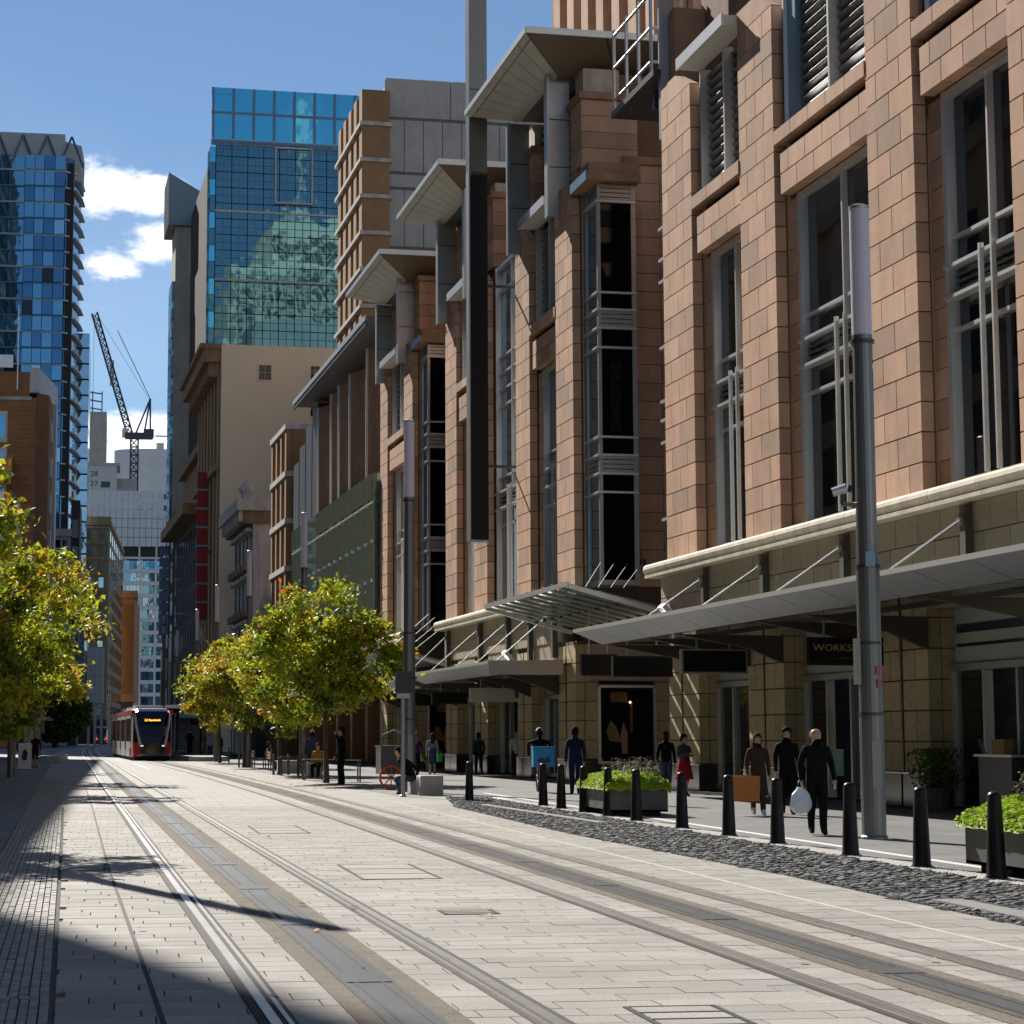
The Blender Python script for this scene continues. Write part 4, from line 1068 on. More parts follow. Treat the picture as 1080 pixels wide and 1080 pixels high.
def tree(x, y, h, zc, rx, rzz, label, seed, n=70, per=130, m='leaf_green', leaf=.085, trunk_r=.1, group='street trees'):
    R = random.Random(seed)
    t = root('street_tree', label, 'tree', WLD, (x, y, 0), group); t['off'] = [0, 0, 0]
    tr = MB(); lean = (R.uniform(-.15, .15), R.uniform(-.15, .15))
    top = Vector((lean[0], lean[1], zc + rzz * .3))
    fork = Vector((lean[0]*.5, lean[1]*.5, zc - rzz * .75))
    tr.tube([(0, 0, 0), (0.02, 0, .15), fork * .5, fork, top], [trunk_r * 1.3, trunk_r, trunk_r * .85, trunk_r * .75, trunk_r * .3], 9)
    tr.build('trunk', 'bark', t)
    clumps = []
    while len(clumps) < n:
        v = Vector((R.uniform(-1, 1), R.uniform(-1, 1), R.uniform(-1, 1)))
        l = v.length
        if l > 1 or l < .35: continue
        k = 1 + .2 * math.sin(3.1 * v.x + seed) + .18 * math.cos(2.7 * v.y + seed * 2) + .12 * math.sin(5 * v.z + seed)
        if v.z < -.3: k *= .92
        clumps.append(Vector((v.x * rx * k, v.y * rx * k, zc + v.z * rzz * k)))
    lb = MB()
    for i in range(0, n, 3):
        c = clumps[i]; s = fork.lerp(top, R.uniform(0, .8)); mid = s.lerp(c, .55) + Vector((0, 0, .18))
        lb.tube([s, mid, c], [trunk_r * .35, trunk_r * .2, .012], 5)
    lb.build('limbs', 'bark', t)
    g = MB()
    for c in clumps:
        cr = R.uniform(.18, .42) * rx / 2.3; base = R.random()
        warm = .12 if c.z > zc else 0
        for j in range(int(per * R.uniform(.6, 1.3))):
            q = Vector((R.gauss(0, 1), R.gauss(0, 1), R.gauss(0, .7))) * cr * .75
            p = c + q; s = leaf * R.uniform(.6, 1.3)
            nrm = Vector((R.gauss(0, 1.1), R.gauss(0, 1.1), 1)).normalized()
            d = nrm.cross(Vector((R.gauss(0, 1), R.gauss(0, 1), .1))).normalized(); e = nrm.cross(d)
            g.tint = max(0, min(.999, base * .55 + R.random() * .45 + warm * R.random()))
            g.add([p - d * s, p + e * s * .55 + nrm * s * .12, p + d * s, p - e * s * .55 + nrm * s * .12], [(0, 1, 2, 3)])
    cr = g.build('crown', m, t); cr['kind'] = 'stuff'
    return t
tree(6.95, 69.0, 6.2, 4.15, 2.45, 2.15, 'nearest and largest tree of the right-hand row beside the lamp post', 3, 95, 190, leaf=.1)
tree(6.55, 84.0, 6.6, 4.35, 2.5, 2.2, 'second tree of the right-hand row, crown around the tall lamp post', 7, 85, 170, leaf=.105, m='leaf_autumn')
tree(6.3, 104.0, 6.8, 4.5, 2.6, 2.3, 'third tree of the right-hand row with yellowing leaves', 13, 80, 150, leaf=.12, m='leaf_autumn')
tree(5.95, 122.0, 6.6, 4.4, 2.7, 2.2, 'farthest tree of the right-hand row next to the tram shelter', 21, 80, 150, leaf=.13, m='leaf_autumn')
tree(-4.4, 58.0, 8.0, 4.4, 2.6, 2.6, 'near tree on the left edge with yellow-green leaves', 31, 95, 170, leaf=.1)
tree(-4.6, 72.0, 8.0, 4.9, 3.0, 3.0, 'left-hand tree with orange-tipped leaves reaching towards the tracks', 37, 105, 170, leaf=.11, m='leaf_autumn')
tree(-5.4, 92.0, 8.0, 4.6, 2.6, 2.6, 'farther left-hand tree behind the first crown', 41, 70, 130, leaf=.12)
tree(-4.2, 33.0, 9.0, 4.9, 2.5, 1.5, 'leafy branch tips of a tree standing just outside the left edge', 51, 80, 150, leaf=.09, trunk_r=.12, m='leaf_autumn')
# ------------------------------------------------------------------ buildings: helpers
def grid_panes(parent, m, face, c, a0, a1, z0, z1, nx, nz, gx=.15, gz=.3, t=.06, name='window_pane', skip=None, ms=None, R=random):
    """panes on a wall: face 'x-' / 'x+' / 'y-' / 'y+' of the frame, c the wall coordinate"""
    sx, sz = (a1 - a0) / nx, (z1 - z0) / nz
    for i in range(nx):
        for k in range(nz):
            if skip and skip(i, k): continue
            p, q = a0 + sx*i + gx/2, a0 + sx*(i+1) - gx/2; r, s = z0 + sz*k + gz/2, z0 + sz*(k+1) - gz/2
            mm = R.choice(ms) if ms else m
            if face == 'x-': piece(name, mm, parent, c - t, c + .01, p, q, r, s)
            elif face == 'y+': piece(name, mm, parent, p, q, c - .01, c + t, r, s)
            elif face == 'y-': piece(name, mm, parent, p, q, c - t, c + .01, r, s)
            elif face == 'x+': piece(name, mm, parent, c - .01, c + t, p, q, r, s)
def bands(parent, m, face, c, a0, a1, zs, h, t=.15, name='floor_band'):
    for z in zs:
        if face == 'x-': bx(name, m, parent, c - t, c + .02, a0, a1, z, z + h)
        elif face == 'y+': bx(name, m, parent, a0, a1, c - .02, c + t, z, z + h)
        elif face == 'y-': bx(name, m, parent, a0, a1, c - t, c + .02, z, z + h)
        elif face == 'x+': bx(name, m, parent, c - .02, c + t, a0, a1, z, z + h)
mat('conc_grey', (.46, .44, .41), .9, var=.16, scale=.35, bump=.2, streak=.08, objvar=.12)
mat('conc_seam', (.16, .155, .15), .9)
mat('brown_panel', (.33, .19, .09), .8, var=.15, scale=.7, objvar=.15)
mat('cream_wall', (.82, .72, .54), .85, var=.06, scale=.12, streak=.03)
mat('old_stone', (.30, .21, .13), .9, var=.2, scale=.8, streak=.3)
mat('white_stone', (.62, .58, .52), .8, var=.15, scale=1.2, streak=.3)
mat('dark_wall', (.045, .04, .04), .8, var=.25, scale=.4)
mat('banner_red', (.28, .015, .02), .6); mat('banner_cyan', (.08, .35, .42), .5)
mat('brick', (.30, .145, .07), .9, var=.22, scale=.5, bump=.3, objvar=.1)
mat('tan_stone', (.34, .24, .14), .85, var=.15, scale=.3, streak=.25)
mat('rust_stone', (.36, .17, .06), .85, var=.15, scale=.3)
mat('pale_panel', (.55, .57, .58), .7, var=.06, scale=.2)
mat('sheet_white', (.70, .71, .72), .8, var=.08, scale=.3)
mat('steel_blue', (.12, .2, .3), .4, metal=.3)
pane('tower_blue', (.01, .02, .05), .03, wave=.35, wscale=.25, tintrefl=(.16, .36, .52))
pane('tower_navy', (.01, .02, .05), .03, wave=.35, wscale=.25, tintrefl=(.08, .2, .33))
pane('tower_teal', (.01, .05, .05), .03, wave=.3, wscale=.25, tintrefl=(.09, .22, .28))
pane('tower_cyan', (.02, .2, .3), .05, wave=.1, tintrefl=(.12, .55, .75))
pane('tower_pale', (.1, .12, .15), .05, wave=.3, tintrefl=(.35, .5, .62))
pane('glass_far', (.012, .014, .018), .06, wave=.2)
# --- glass-fronted hotel podium next door
HB = root('hotel_building', 'hotel with green glass front, stone fins and thin flat roof, next to the sandstone block', 'building', FAC, (66.5, 0, 0))
bx('wall', 'stone_dark', HB, 66.6, 104, -18, -2.4, 0.1, 23.2)
fins = [(67.2, 70.9, 23.6), (71.2, 77.0, 23.2), (77.3, 81.2, 23.2), (81.5, 84.4, 23.2), (84.7, 90.0, 23.2)]
for (a, b, zt) in fins:
    MB().prism([(a, -1.9), (a + .3, -2.3), (b, -.5), (b - .1, -.1)], 'z', 5, zt).build('stone_fin', 'stone_plain', HB)
    bx('fin_edge', 'metal_light', HB, b - .12, b + .02, -.12, .02, 5, zt)
for i in range(4): bx('black_panel', 'metal_dark', HB, 91.5 + i*3.2, 94.3 + i*3.2, -1.6 + .1*i, -.3, 8, 23.8 - i*.9)
rf_ = bx('roof', 'soffit_dark', HB, 66.4, 96, -18, .75, 24.2, 24.55)
bx('roof_edge', 'metal_light', rf_, 66.4, 96, .75, .85, 24.3, 24.6)
bx('roof_trim', 'metal_dark', rf_, 66.4, 96, .7, .8, 24.0, 24.2)
gb = bx('glass_box', 'metal_dark', HB, 66.7, 100.2, -.9, -.85, 3.5, 14.3)
for i in range(15):
    for k in range(5):
        p, q = 66.8 + i*2.22, 66.8 + (i+1)*2.22 - .03; z0, z1 = 3.6 + k*2.14, 3.6 + (k+1)*2.14 - .03
        piece('glass_panel', 'green_glass', gb, p, q, .28, .31, z0, z1)
    piece('balustrade_panel', 'green_glass', gb, 66.8 + i*2.22, 66.8 + (i+1)*2.22 - .04, .32, .35, 14.5, 15.9)
    for k in range(6): piece('spider_fixing', 'metal_light', gb, 66.72 + i*2.22, 66.88 + i*2.22, .3, .4, 3.52 + k*2.14, 3.68 + k*2.14)
    bx('glass_rib', 'metal_dark', gb, 66.75 + i*2.22, 66.83 + i*2.22, -.85, .27, 3.5, 14.3)
for k in range(1, 6): bx('transom', 'metal_light', gb, 66.7, 100.2, .2, .27, 3.55 + k*2.14, 3.6 + k*2.14)
bx('balcony_slab', 'soffit', gb, 66.7, 100.2, -.8, .3, 14.3, 14.42)
bx('end_glass', 'green_glass', gb, 66.66, 66.7, -.85, .32, 3.6, 15.9)
bx('street_awning', 'metal', HB, 67, 103, .4, 3.2, 3.9, 4.15)
bx('shop_void', 'matte_black', HB, 67, 103.8, -2.3, -2.0, .1, 3.8)
for i in range(7): bx('shop_column', 'stone_plain', HB, 68 + i*5.5, 68.9 + i*5.5, -1.5, -.6, .1, 3.9)
# --- hotel tower, bare concrete end and framed side
HT = root('hotel_tower', 'tall bare concrete tower with brown framed side behind the hotel', 'tower', FAC, (132, -12, 0))
bx('core', 'conc_grey', HT, 132.3, 160, -40, -12.5, 15, 60.2)
zt = 60.2
rows = [(60.2, 56.6), (56.4, 51.6), (51.4, 50.2), (50.0, 44.8), (44.6, 43.2), (43.0, 37.6), (37.4, 36), (35.8, 31), (30.8, 24)]
for (z1, z0) in rows:
    w = -12.1
    tall = z1 - z0 > 2
    st = 1.75 if tall and z1 < 60 else 6.0
    while w > -26:
        piece('concrete_panel', 'conc_grey', HT, 132 + random.uniform(0, .03), 132.3, w - st + .05, w - .03, z0 + .04, z1 - .04); w -= st
bx('joint_wall', 'conc_seam', HT, 132.08, 132.3, -40, -12.1, 15, 60)
# framed side, stepped out
for k in range(11):
    z = 22.5 + k * 3.3
    piece('floor_band', 'white_stone', HT, 131.2, 146, -12.6, -9.7, z, z + .35)
    for i in range(5): piece('brown_panel', 'brown_panel', HT, 131.4 + i*3.0, 132.9 + i*3.0, -12.4, -9.9, z + .36, z + 3.29)
    for i in range(4): piece('window_pane', 'glass_far', HT, 132.9 + i*3.0, 134.4 + i*3.0, -12.3, -10.6, z + .36, z + 3.29)
# --- small brown framed block
SB = root('framed_building', 'small brown building with white floor bands past the green glass front', 'building', FAC, (105.5, 0, 0))
bx('core', 'brown_panel', SB, 105.7, 116, -10, -.5, .1, 24.2)
for k in range(7):
    z = 24.1 - k * 3.5
    bx('floor_band', 'white_stone', SB, 105.4, 114.5, -2.6, .15, z, z + .4)
    for i in range(4): piece('pilaster', 'brown_panel', SB, 105.5 + i*2.7, 106.3 + i*2.7, -.4, .05, z - 3.08, z - .02)
    for i in range(3): piece('window_pane', 'glass_far', SB, 106.3 + i*2.7, 108.2 + i*2.7, -.5, -.35, z - 3.08, z - .02)
    piece('end_panel', 'brown_panel', SB, 105.45, 105.7, -2.5, -.42, z - 3.08, z - .03)
# --- carved white shopfront row with pinnacles
GO = root('gothic_building', 'low carved white stone building with pinnacles above the tree tops', 'building', FAC, (117, 0, 0))
bx('wall', 'white_stone', GO, 117, 127.5, -9, -.3, .1, 11.5)
for i in range(5):
    u = 117.4 + i * 2.3; zt = 13.2 - .55 * i
    MB().lathe([(.42, 5), (.42, zt - 1.7), (.55, zt - 1.6), (.55, zt - 1.4), (.34, zt - 1.3), (.3, zt - .7), (.06, zt + .4), (.12, zt + .5), (.02, zt + .75)], 8, (u, -.1)).build('pinnacle', 'white_stone', GO)
    if i < 4:
        bx('window_pane', 'glass_far', GO, u + .6, u + 1.7, -.34, -.26, 5.5, zt - 3.2); MB().prism([(u + .5, zt - 3.2), (u + 1.8, zt - 3.2), (u + 1.15, zt - 1.9)], 'y', -.4, -.1).build('gable', 'white_stone', GO)
bx('awning', 'metal_dark', GO, 117, 127.5, .0, 3, 3.8, 4.05)
# --- narrow ornate building with bracketed cornice
OB = root('ornate_building', 'narrow old building with heavy bracketed cornice against the blank cream wall', 'building', FAC, (129, 0, 0))
bx('wall', 'white_stone', OB, 129, 144, -9, -.25, .1, 19.5)
bx('cornice', 'white_stone', OB, 128.4, 144.5, -9, 1.2, 20.6, 21.6); bx('cornice_soffit', 'old_stone', OB, 128.8, 144.2, -9, .6, 19.5, 20.6)
for i in range(10): bx('bracket', 'white_stone', OB, 129 + i*1.55, 129.5 + i*1.55, -.2, 1.0, 19.7, 20.6)
for i in range(5):
    for k in range(4):
        z = 4.6 + k * 3.9; u = 129.9 + i * 2.95
        w_ = piece('window_pane', 'glass_far', OB, u, u + 1.4, -.3, -.2, z, z + 2.5)
        piece('window_hood', 'white_stone', OB, u - .3, u + 1.7, -.25, .3, z + 2.6, z + 2.9)
        piece('balcony_rail', 'old_stone', OB, u - .3, u + 1.7, -.25, .45, z - .7, z - .1)
MB().lathe([(.5, 21.6), (.4, 22.0), (.7, 22.5), (.3, 23.0), (.05, 23.4)], 8, (129.6, .3)).build('urn', 'white_stone', OB)
bx('awning', 'metal_dark', OB, 128.5, 145, .0, 3, 3.8, 4.05)
# --- cream building with blank side wall
CB = root('cream_building', 'tall old building with blank cream side wall and small windows', 'building', FAC, (155.5, 0, 0))
bx('side_wall', 'cream_wall', CB, 155.5, 156.1, -26, .0, .1, 40)
bx('parapet', 'cream_wall', CB, 155.45, 156.2, -26, -13.5, 40, 41.2)
bx('core', 'old_stone', CB, 156.1, 181, -26, -.2, .1, 39.4)
bx('cornice', 'old_stone', CB, 155.9, 181.4, -.2, 1.7, 38.3, 39.6); bx('cornice_top', 'old_stone', CB, 155.7, 181.6, -.4, 2.1, 39.6, 40.1)
for i in range(12): bx('cornice_bracket', 'old_stone', CB, 156.4 + i*2.05, 157.2 + i*2.05, -.2, 1.2, 36.9, 38.3)
bx('string_course', 'old_stone', CB, 156, 181.2, -.2, .6, 27.5, 28.2)
bx('downpipe', 'metal_dark', CB, 155.3, 155.48, -11.2, -11.05, .5, 24)
for i in range(7):
    bx('pilaster', 'tan_stone', CB, 156.2 + i*3.5, 157.5 + i*3.5, -.2, .25, 4, 36.9)
    for k in range(8): piece('window_pane', 'glass_far', CB, 157.7 + i*3.5, 159.5 + i*3.5, -.25, -.12, 5 + k*4, 8 + k*4)
def side_window(wc, zc, ww=1.25, hh=1.5, pairx=1):
    w = bx('window', 'cream_wall', CB, 155.4, 155.55, wc - ww/2 - .12, wc + ww/2 + .12, zc - hh/2 - .16, zc + hh/2 + .1)
    for a in (0, 1):
        for b in (0, 1): piece('window_pane', 'glass_far', w, 155.35, 155.42, wc - ww/2 + a*ww/2 + .03, wc - ww/2 + (a+1)*ww/2 - .03, zc - hh/2 + b*hh/2 + .03, zc - hh/2 + (b+1)*hh/2 - .03)
side_window(-4.3, 37.3)
for zc in (37.3, 33.8): side_window(-9.3, zc, .95, 1.6); side_window(-10.7, zc, .95, 1.6)
# --- red banner sign
RB = root('red_banner', 'tall red banner sign with blue bars projecting from the dark facades', 'banner', FAC, (163, .4, 0))
for k in range(8):
    z = 28.2 - k * 1.9
    bx('banner_panel', 'banner_red', RB, 162.9, 163.1, .5, 1.6, z - 1.7, z)
    bx('banner_bar', 'banner_cyan', RB, 162.85, 163.15, .45, 1.65, z - 1.9, z - 1.7)
bx('banner_arm', 'metal_dark', RB, 162.9, 163.1, -.2, .5, 20, 20.2)
st = MB()
for k in range(4):
    a = math.pi * k / 4; st.tube([(162.85, 1.05 + .55*math.cos(a), 11.7 + .9*math.sin(a)), (162.85, 1.05 - .55*math.cos(a), 11.7 - .9*math.sin(a))], .07, 5)
st.build('star', 'white_stone', RB)
# --- dark old building in shade
DB = root('shaded_building', 'dark old building with jutting cornice in the shade down the street', 'building', FAC, (182, 0, 0))
bx('wall', 'dark_wall', DB, 182, 216, -14, -.2, .1, 27)
bx('cornice', 'old_stone', DB, 181.6, 216, -1, 1.6, 26, 27.2); bx('attic', 'old_stone', DB, 183, 214, -10, -1.2, 27.2, 34); bx('attic_cornice', 'old_stone', DB, 182.6, 214.4, -10, -.4, 33.6, 34.6)
for i in range(9):
    for k in range(6): piece('window_pane', 'glass_far', DB, 183 + i*3.6, 185 + i*3.6, -.25, -.15, 4.5 + k*3.6, 7 + k*3.6)
bx('awning', 'matte_black', DB, 182, 216, -.1, 3.2, 3.7, 4.0)
SQ = root('square_sign', 'vertical sign of stacked blue squares on the dark facade', 'sign', FAC, (219, .2, 0))
for k in range(8):
    q = bx('sign_square', 'steel_blue', SQ, 218.9, 219.1, .3, 1.5, 24.6 - k*1.45, 25.8 - k*1.45)
    text_mesh('       IS'[k + 1] if k + 1 < 9 else ' ', 1.0, 'white_paint', 'lettering', q, (218.89, .9, 25.2 - k*1.45), ROT_NEAR, .005) if k >= 6 else None
FB = root('far_row_building', 'black shaded facades at the far right end of the street', 'building', FAC, (216, 0, 0))
bx('wall', 'dark_wall', FB, 216.2, 231, -16, -.2, .1, 30)
for i in range(2):
    for k in range(6): piece('window_pane', 'glass_far', FB, 218 + i*7, 221.5 + i*7, -.25, -.12, 5 + k*4, 7.8 + k*4)
bx('awning', 'matte_black', FB, 216.2, 231, -.1, 3.2, 3.7, 4.0)
# --- teal glass tower
GT = root('glass_tower', 'wide teal and navy glass office tower with white lines', 'tower', FAC, (200, -2.8, 0))
zt = 80.5
bx('core', 'dark_wall', GT, 200.4, 240, -32, -3.4, 20, zt - 7)
nx, nz = 12, 22
R = random.Random(4)
for i in range(nx):
    for k in range(nz):
        w1 = -3.4 - i * 1.95; z0 = 31 + k * 1.95
        m_ = 'tower_teal'
        piece('glass_panel', m_, GT, 200.0 + R.uniform(0, .05), 200.4, w1 - 1.9, w1 - .05, z0 + .06, z0 + 1.9)
for i in range(nx): bx('glazing_bar', 'steel_blue', GT, 199.93, 200.0, -4.42 - i*1.95, -4.34 - i*1.95, 31, zt - 7.2)
for k in range(nz): bx('floor_line', 'steel_blue', GT, 199.95, 200.0, -27, -3.4, 31.95 + k*1.95, 32.0 + k*1.95)
for k in range(6): bx('white_line', 'white_stone', GT, 199.9, 200.0, -27.5, -3.3, 31.0 + k*8.5, 31.22 + k*8.5)
# open glass crown
for i in range(10): 
    w1 = -3.0 - i * 2.5
    piece('crown_panel', 'tower_cyan', GT, 200.0, 200.25, w1 - 2.4, w1, zt - 6.4, zt - 3.3); piece('crown_panel', 'tower_cyan', GT, 200.0, 200.25, w1 - 2.4, w1, zt - 2.9, zt - .8)
    bx('crown_post', 'steel_blue', GT, 199.85, 200.0, w1 - .15, w1 + .15, zt - 6.4, zt)
bx('crown_rail', 'tower_cyan', GT, 199.9, 200.4, -28, -2.8, zt - .8, zt); bx('crown_rail', 'steel_blue', GT, 199.9, 200.3, -28, -2.8, zt - 3.2, zt - 2.95)
bx('crown_rail', 'steel_blue', GT, 199.9, 200.3, -28, -2.8, zt - 7.2, zt - 6.5)
for k in range(24): piece('side_panel', 'tower_cyan' if k % 2 else 'tower_teal', GT, 200.1, 203.5, -3.35, -2.7, 24 + k*2.05, 24 + k*2.05 + 1.98)
fr = MB()
for (a, b, c, d) in ((-10.8, -10.6, 66.5, 73.2), (-15.3, -15.1, 66.5, 73.2)): fr.box(199.7, 199.85, a, b, c, d)
fr.box(199.7, 199.85, -15.3, -10.6, 66.3, 66.5).box(199.7, 199.85, -15.3, -10.6, 73.2, 73.4).build('square_frame', 'white_stone', GT)
text_mesh('S', 3.6, 'white_paint', 'lettering', GT, (199.6, -19.2, 71.3), ROT_NEAR, .05)
# --- slim concrete tower with slanted cap
ST = root('slant_tower', 'slim grey tower with slanted roof cap left of the teal tower', 'tower', FAC, (236, -1.2, 0))
bx('core', 'conc_grey', ST, 236, 243, -9, -1.3, 20, 72)
MB().prism([(-.2, 72), (-9, 72), (-9, 74.4), (-.2, 79.4)], 'x', 235, 244).build('roof_cap', 'pole', ST)
bx('badge', 'pale_panel', ST, 235.85, 236, -5.6, -3.4, 65.5, 69.5)
for k in range(15):
    z = 24 + k * 2.7
    piece('window_pane', 'glass_far', ST, 235.9, 236.01, -8.6, -4.6, z, z + 1.9); piece('floor_band', 'pale_panel', ST, 235.8, 236, -8.8, -4.5, z + 1.95, z + 2.15)
    piece('side_panel', 'tower_pale', ST, 236.2, 242.5, -1.3, -.9, z, z + 2.5)
# ------------------------------------------------------------------ left and far buildings (world frame)
# blue glass apartment tower
LT = root('apartment_tower', 'tall blue glass apartment tower with balcony floors at the left edge', 'tower', WLD, (-10, 390, 0))
zt = 117
bx('core', 'dark_wall', LT, -42, -10.2, 390.5, 425, .1, zt - 5)
R = random.Random(8)
nfl = 32
for k in range(nfl):
    z = 12 + k * 3.16
    bx('floor_band', 'pale_panel' if k % 2 else 'steel_blue', LT, -33, -11.8, 389.6, 390.6, z, z + .3)
    xs = [-33, -30.6, -28.2, -26, -24.5, -22.6, -19.5, -17.6, -15.8, -13.8, -11.8]
    for a, b in zip(xs[:-1], xs[1:]):
        if a < -28.5: continue
        m_ = R.choices(['tower_blue', 'tower_navy', 'tower_pale', 'glass_far'], [6, 4, .5 if k > 14 else 1.2, .3 if k > 14 else 2.5])[0]
        piece('glass_panel', m_, LT, a + .06, b - .06, 389.9 - (.5 if int(a) % 2 else 0), 390.5, z + .35, z + 3.1)
    # chamfered corner with balconies
    MB().prism([(-11.8, 389.7), (-9.6, 391.5), (-8.6, 398), (-8.2, 404), (-11.8, 404)], 'z', z, z + .28).build('balcony_slab', 'pale_panel', LT)
    MB().prism([(-11.7, 390.3), (-10.1, 391.8), (-9.3, 398), (-9.0, 403), (-11.7, 403)], 'z', z + .3, z + 3.1).build('corner_glass', R.choice(['tower_blue', 'tower_navy', 'glass_far']), LT)
    piece('side_panel', 'tower_pale', LT, -9.2, -6.9, 404.5, 425, z + .2, z + 3.0) if k < 22 else None
cr = MB()
for i in range(6):
    x = -36 + i * 4.6; cr.tube([(x, 389.7, zt - 6), (x + 2.3, 389.7, zt)], .22, 5); cr.tube([(x + 2.3, 389.7, zt), (x + 4.6, 389.7, zt - 6)], .22, 5)
cro = cr.build('roof_truss', 'steel_blue', LT)
bx('roof_screen', 'pale_panel', LT, -42, -12, 390.2, 400, zt - 4.2, zt + .6)
MB().prism([(-12, 390.2), (-8.9, 393), (-8.5, 404), (-12, 404)], 'z', zt - 8, zt - .8).build('roof_screen', 'conc_grey', LT)
# brick building with pale trim
BK = root('brick_building', 'brown brick building with white side trim on the left', 'building', WLD, (-14, 288, 0))
bx('wall', 'brick', BK, -34, -12.2, 288, 306, .1, 49)
bx('wall_upper', 'brick', BK, -34, -13.2, 290, 306, 49, 53); bx('parapet_band', 'conc_grey', BK, -34, -12.8, 287.8, 306, 48.6, 49.1); bx('roof_rail', 'metal_light', BK, -30, -15.5, 287.9, 288.1, 53.2, 55)
MB().prism([(-12.2, 290), (-10.5, 292), (-10.2, 306), (-12.2, 306)], 'z', 2, 50).build('side_wall', 'brick', BK)
MB().prism([(-13.2, 289.6), (-11.9, 289.6), (-9.8, 306), (-13.2, 306)], 'z', 50, 53.5).build('white_trim', 'pale_panel', BK)
bx('white_corner', 'pale_panel', BK, -10.45, -9.75, 300, 306, 10, 50)
for k in range(7):
    z = 12 + k * 5.2
    piece('window_pane', 'tower_blue', BK, -17.8, -16.4, 287.9, 288.05, z, z + 3.2); piece('window_surround', 'pale_panel', BK, -18.2, -16.1, 287.95, 288.1, z - .6, z + 3.8)
    piece('side_window', 'sheet_white', BK, -11.3, -10.1, 295, 297, z + .6, z + 3.4)
    for j in range(8): piece('brick_course', 'brick', BK, -15.9, -12.25, 287.93 + .02*(j % 2), 288.05, z + j*.65, z + j*.65 + .6)
bx('flagpole', 'metal_light', BK, -14.9, -14.75, 287.4, 287.55, 50, 62)
# orange banner strip in front of the brick
OBn = root('orange_awning', 'orange sunlit awning on the brick building at the left edge', 'awning', WLD, (-16.5, 286.5, 38))
OBn['off'] = [0, 0, 0]
mat('orange_cloth', (.7, .3, .04), .7, var=.15)
MB().slab((-2, -1.2, -1.6), (1.2, -1.2, -1.6), (1.2, 1.4, 2.4), (-2, 1.4, 2.4), .1).build('cloth', 'orange_cloth', OBn)
for k in range(3): bx('awning_rib', 'metal_dark', OBn, -1.9 + k*1.5, -1.8 + k*1.5, -1.25, 1.4, -2.0, -1.85)
# dark podium with a vertical letter sign
CP = root('sign_building', 'grey dark podium building with vertical letters below the apartment tower', 'building', WLD, (-9, 335, 0))
bx('wall', 'conc_grey', CP, -12.5, -8.2, 335, 350, .1, 34); bx('wall_dark', 'dark_wall', CP, -8.2, -6.8, 335.5, 352, .1, 40); bx('cornice', 'conc_grey', CP, -13, -8, 334.6, 350, 34, 35.2)
for i in range(3): bx('window_pane', 'glass_far', CP, -12 + i*1.25, -11.1 + i*1.25, 334.9, 335.02, 32.2, 33.4)
text_mesh('G', 4.6, 'matte_black', 'lettering', CP, (-10.2, 334.95, 29.0), (rad(90), 0, 0), .03)
text_mesh('EORGE', 3.2, 'matte_black', 'lettering', CP, (-10.2, 334.95, 21.0), (rad(90), rad(90), 0), .03)
for k in range(8): piece('window_pane', 'glass_far', CP, -8.0, -7.0, 335.3, 335.52, 3 + k*4.4, 6 + k*4.4)
# tan stone office block
TB = root('tan_building', 'tan stone office block with rows of small windows on the left side of the street', 'building', WLD, (-6, 428, 0))
bx('front_wall', 'tan_stone', TB, -9.5, -2.6, 428, 432, .1, 46.5); bx('cornice', 'tan_stone', TB, -10, -2.2, 427.4, 432, 45.4, 47.2)
MB().prism([(-2.6, 428), (.4, 500), (-9, 500), (-9, 428.5)], 'z', .1, 45.5).build('side_wall', 'tan_stone', TB)
MB().prism([(-2.3, 427.6), (.75, 500), (-9, 500), (-9, 428)], 'z', 45.6, 46.6).build('side_cornice', 'tan_stone', TB)
for k in range(12):
    z = 6 + k * 3.3
    for (a, b) in ((-8.9, -6.2), (-4.6, -3.6)): piece('window_pane', 'glass_far' if (k * 3 + int(a)) % 4 else 'tower_pale', TB, a, b, 427.85, 428.05, z, z + 2.1)
    piece('floor_band', 'tan_stone', TB, -9.5, -2.6, 427.6, 428.04, z + 2.5, z + 2.9)
    for i in range(8):
        t = (i + .25) / 8; x = -2.6 + 3 * t; y_ = 428 + 72 * t
        MB().slab((x + .12, y_, z), (x + .12 + .2, y_ + 4.8, z), (x + .12 + .2, y_ + 4.8, z + 2.1), (x + .12, y_, z + 2.1), .1).build('window_pane', 'glass_far', TB)
bx('base_wall', 'dark_wall', TB, -9.6, -2.5, 427.7, 428.1, .1, 5)
PB = root('low_pale_building', 'low pale gridded building with columns below the tan office block', 'building', WLD, (-7, 340, 0))
bx('wall', 'conc_grey', PB, -5.4, -2.6, 345, 352, 7, 16.5)
for i in range(4):
    for k in range(6): piece('wall_panel', 'pale_panel', PB, -5.35 + i*.7, -4.72 + i*.7, 344.9, 345.05, 7.1 + k*1.55, 8.55 + k*1.55)
for i in range(3): bx('column', 'conc_grey', PB, -5.2 + i*1.05, -4.75 + i*1.05, 345.2, 345.7, .1, 7)
# rust-coloured stone block
RS = root('rust_building', 'narrow rust-orange stone building in the street gap', 'building', WLD, (1.5, 505, 0))
bx('front', 'rust_stone', RS, .1, 3.4, 505, 520, 10, 35.5); bx('cornice', 'rust_stone', RS, -.2, 4.2, 504, 520, 35.5, 37.2)
MB().prism([(3.4, 505), (5.0, 540), (.2, 540), (.2, 506)], 'z', 10, 35.4).build('side', 'rust_stone', RS)
for k in range(6): piece('pilaster', 'rust_stone', RS, .4 + .5*k, .6 + .5*k, 504.75, 505.02, 12, 34)
bx('base', 'dark_wall', RS, 0, 3.4, 504.9, 520, .1, 9.9)
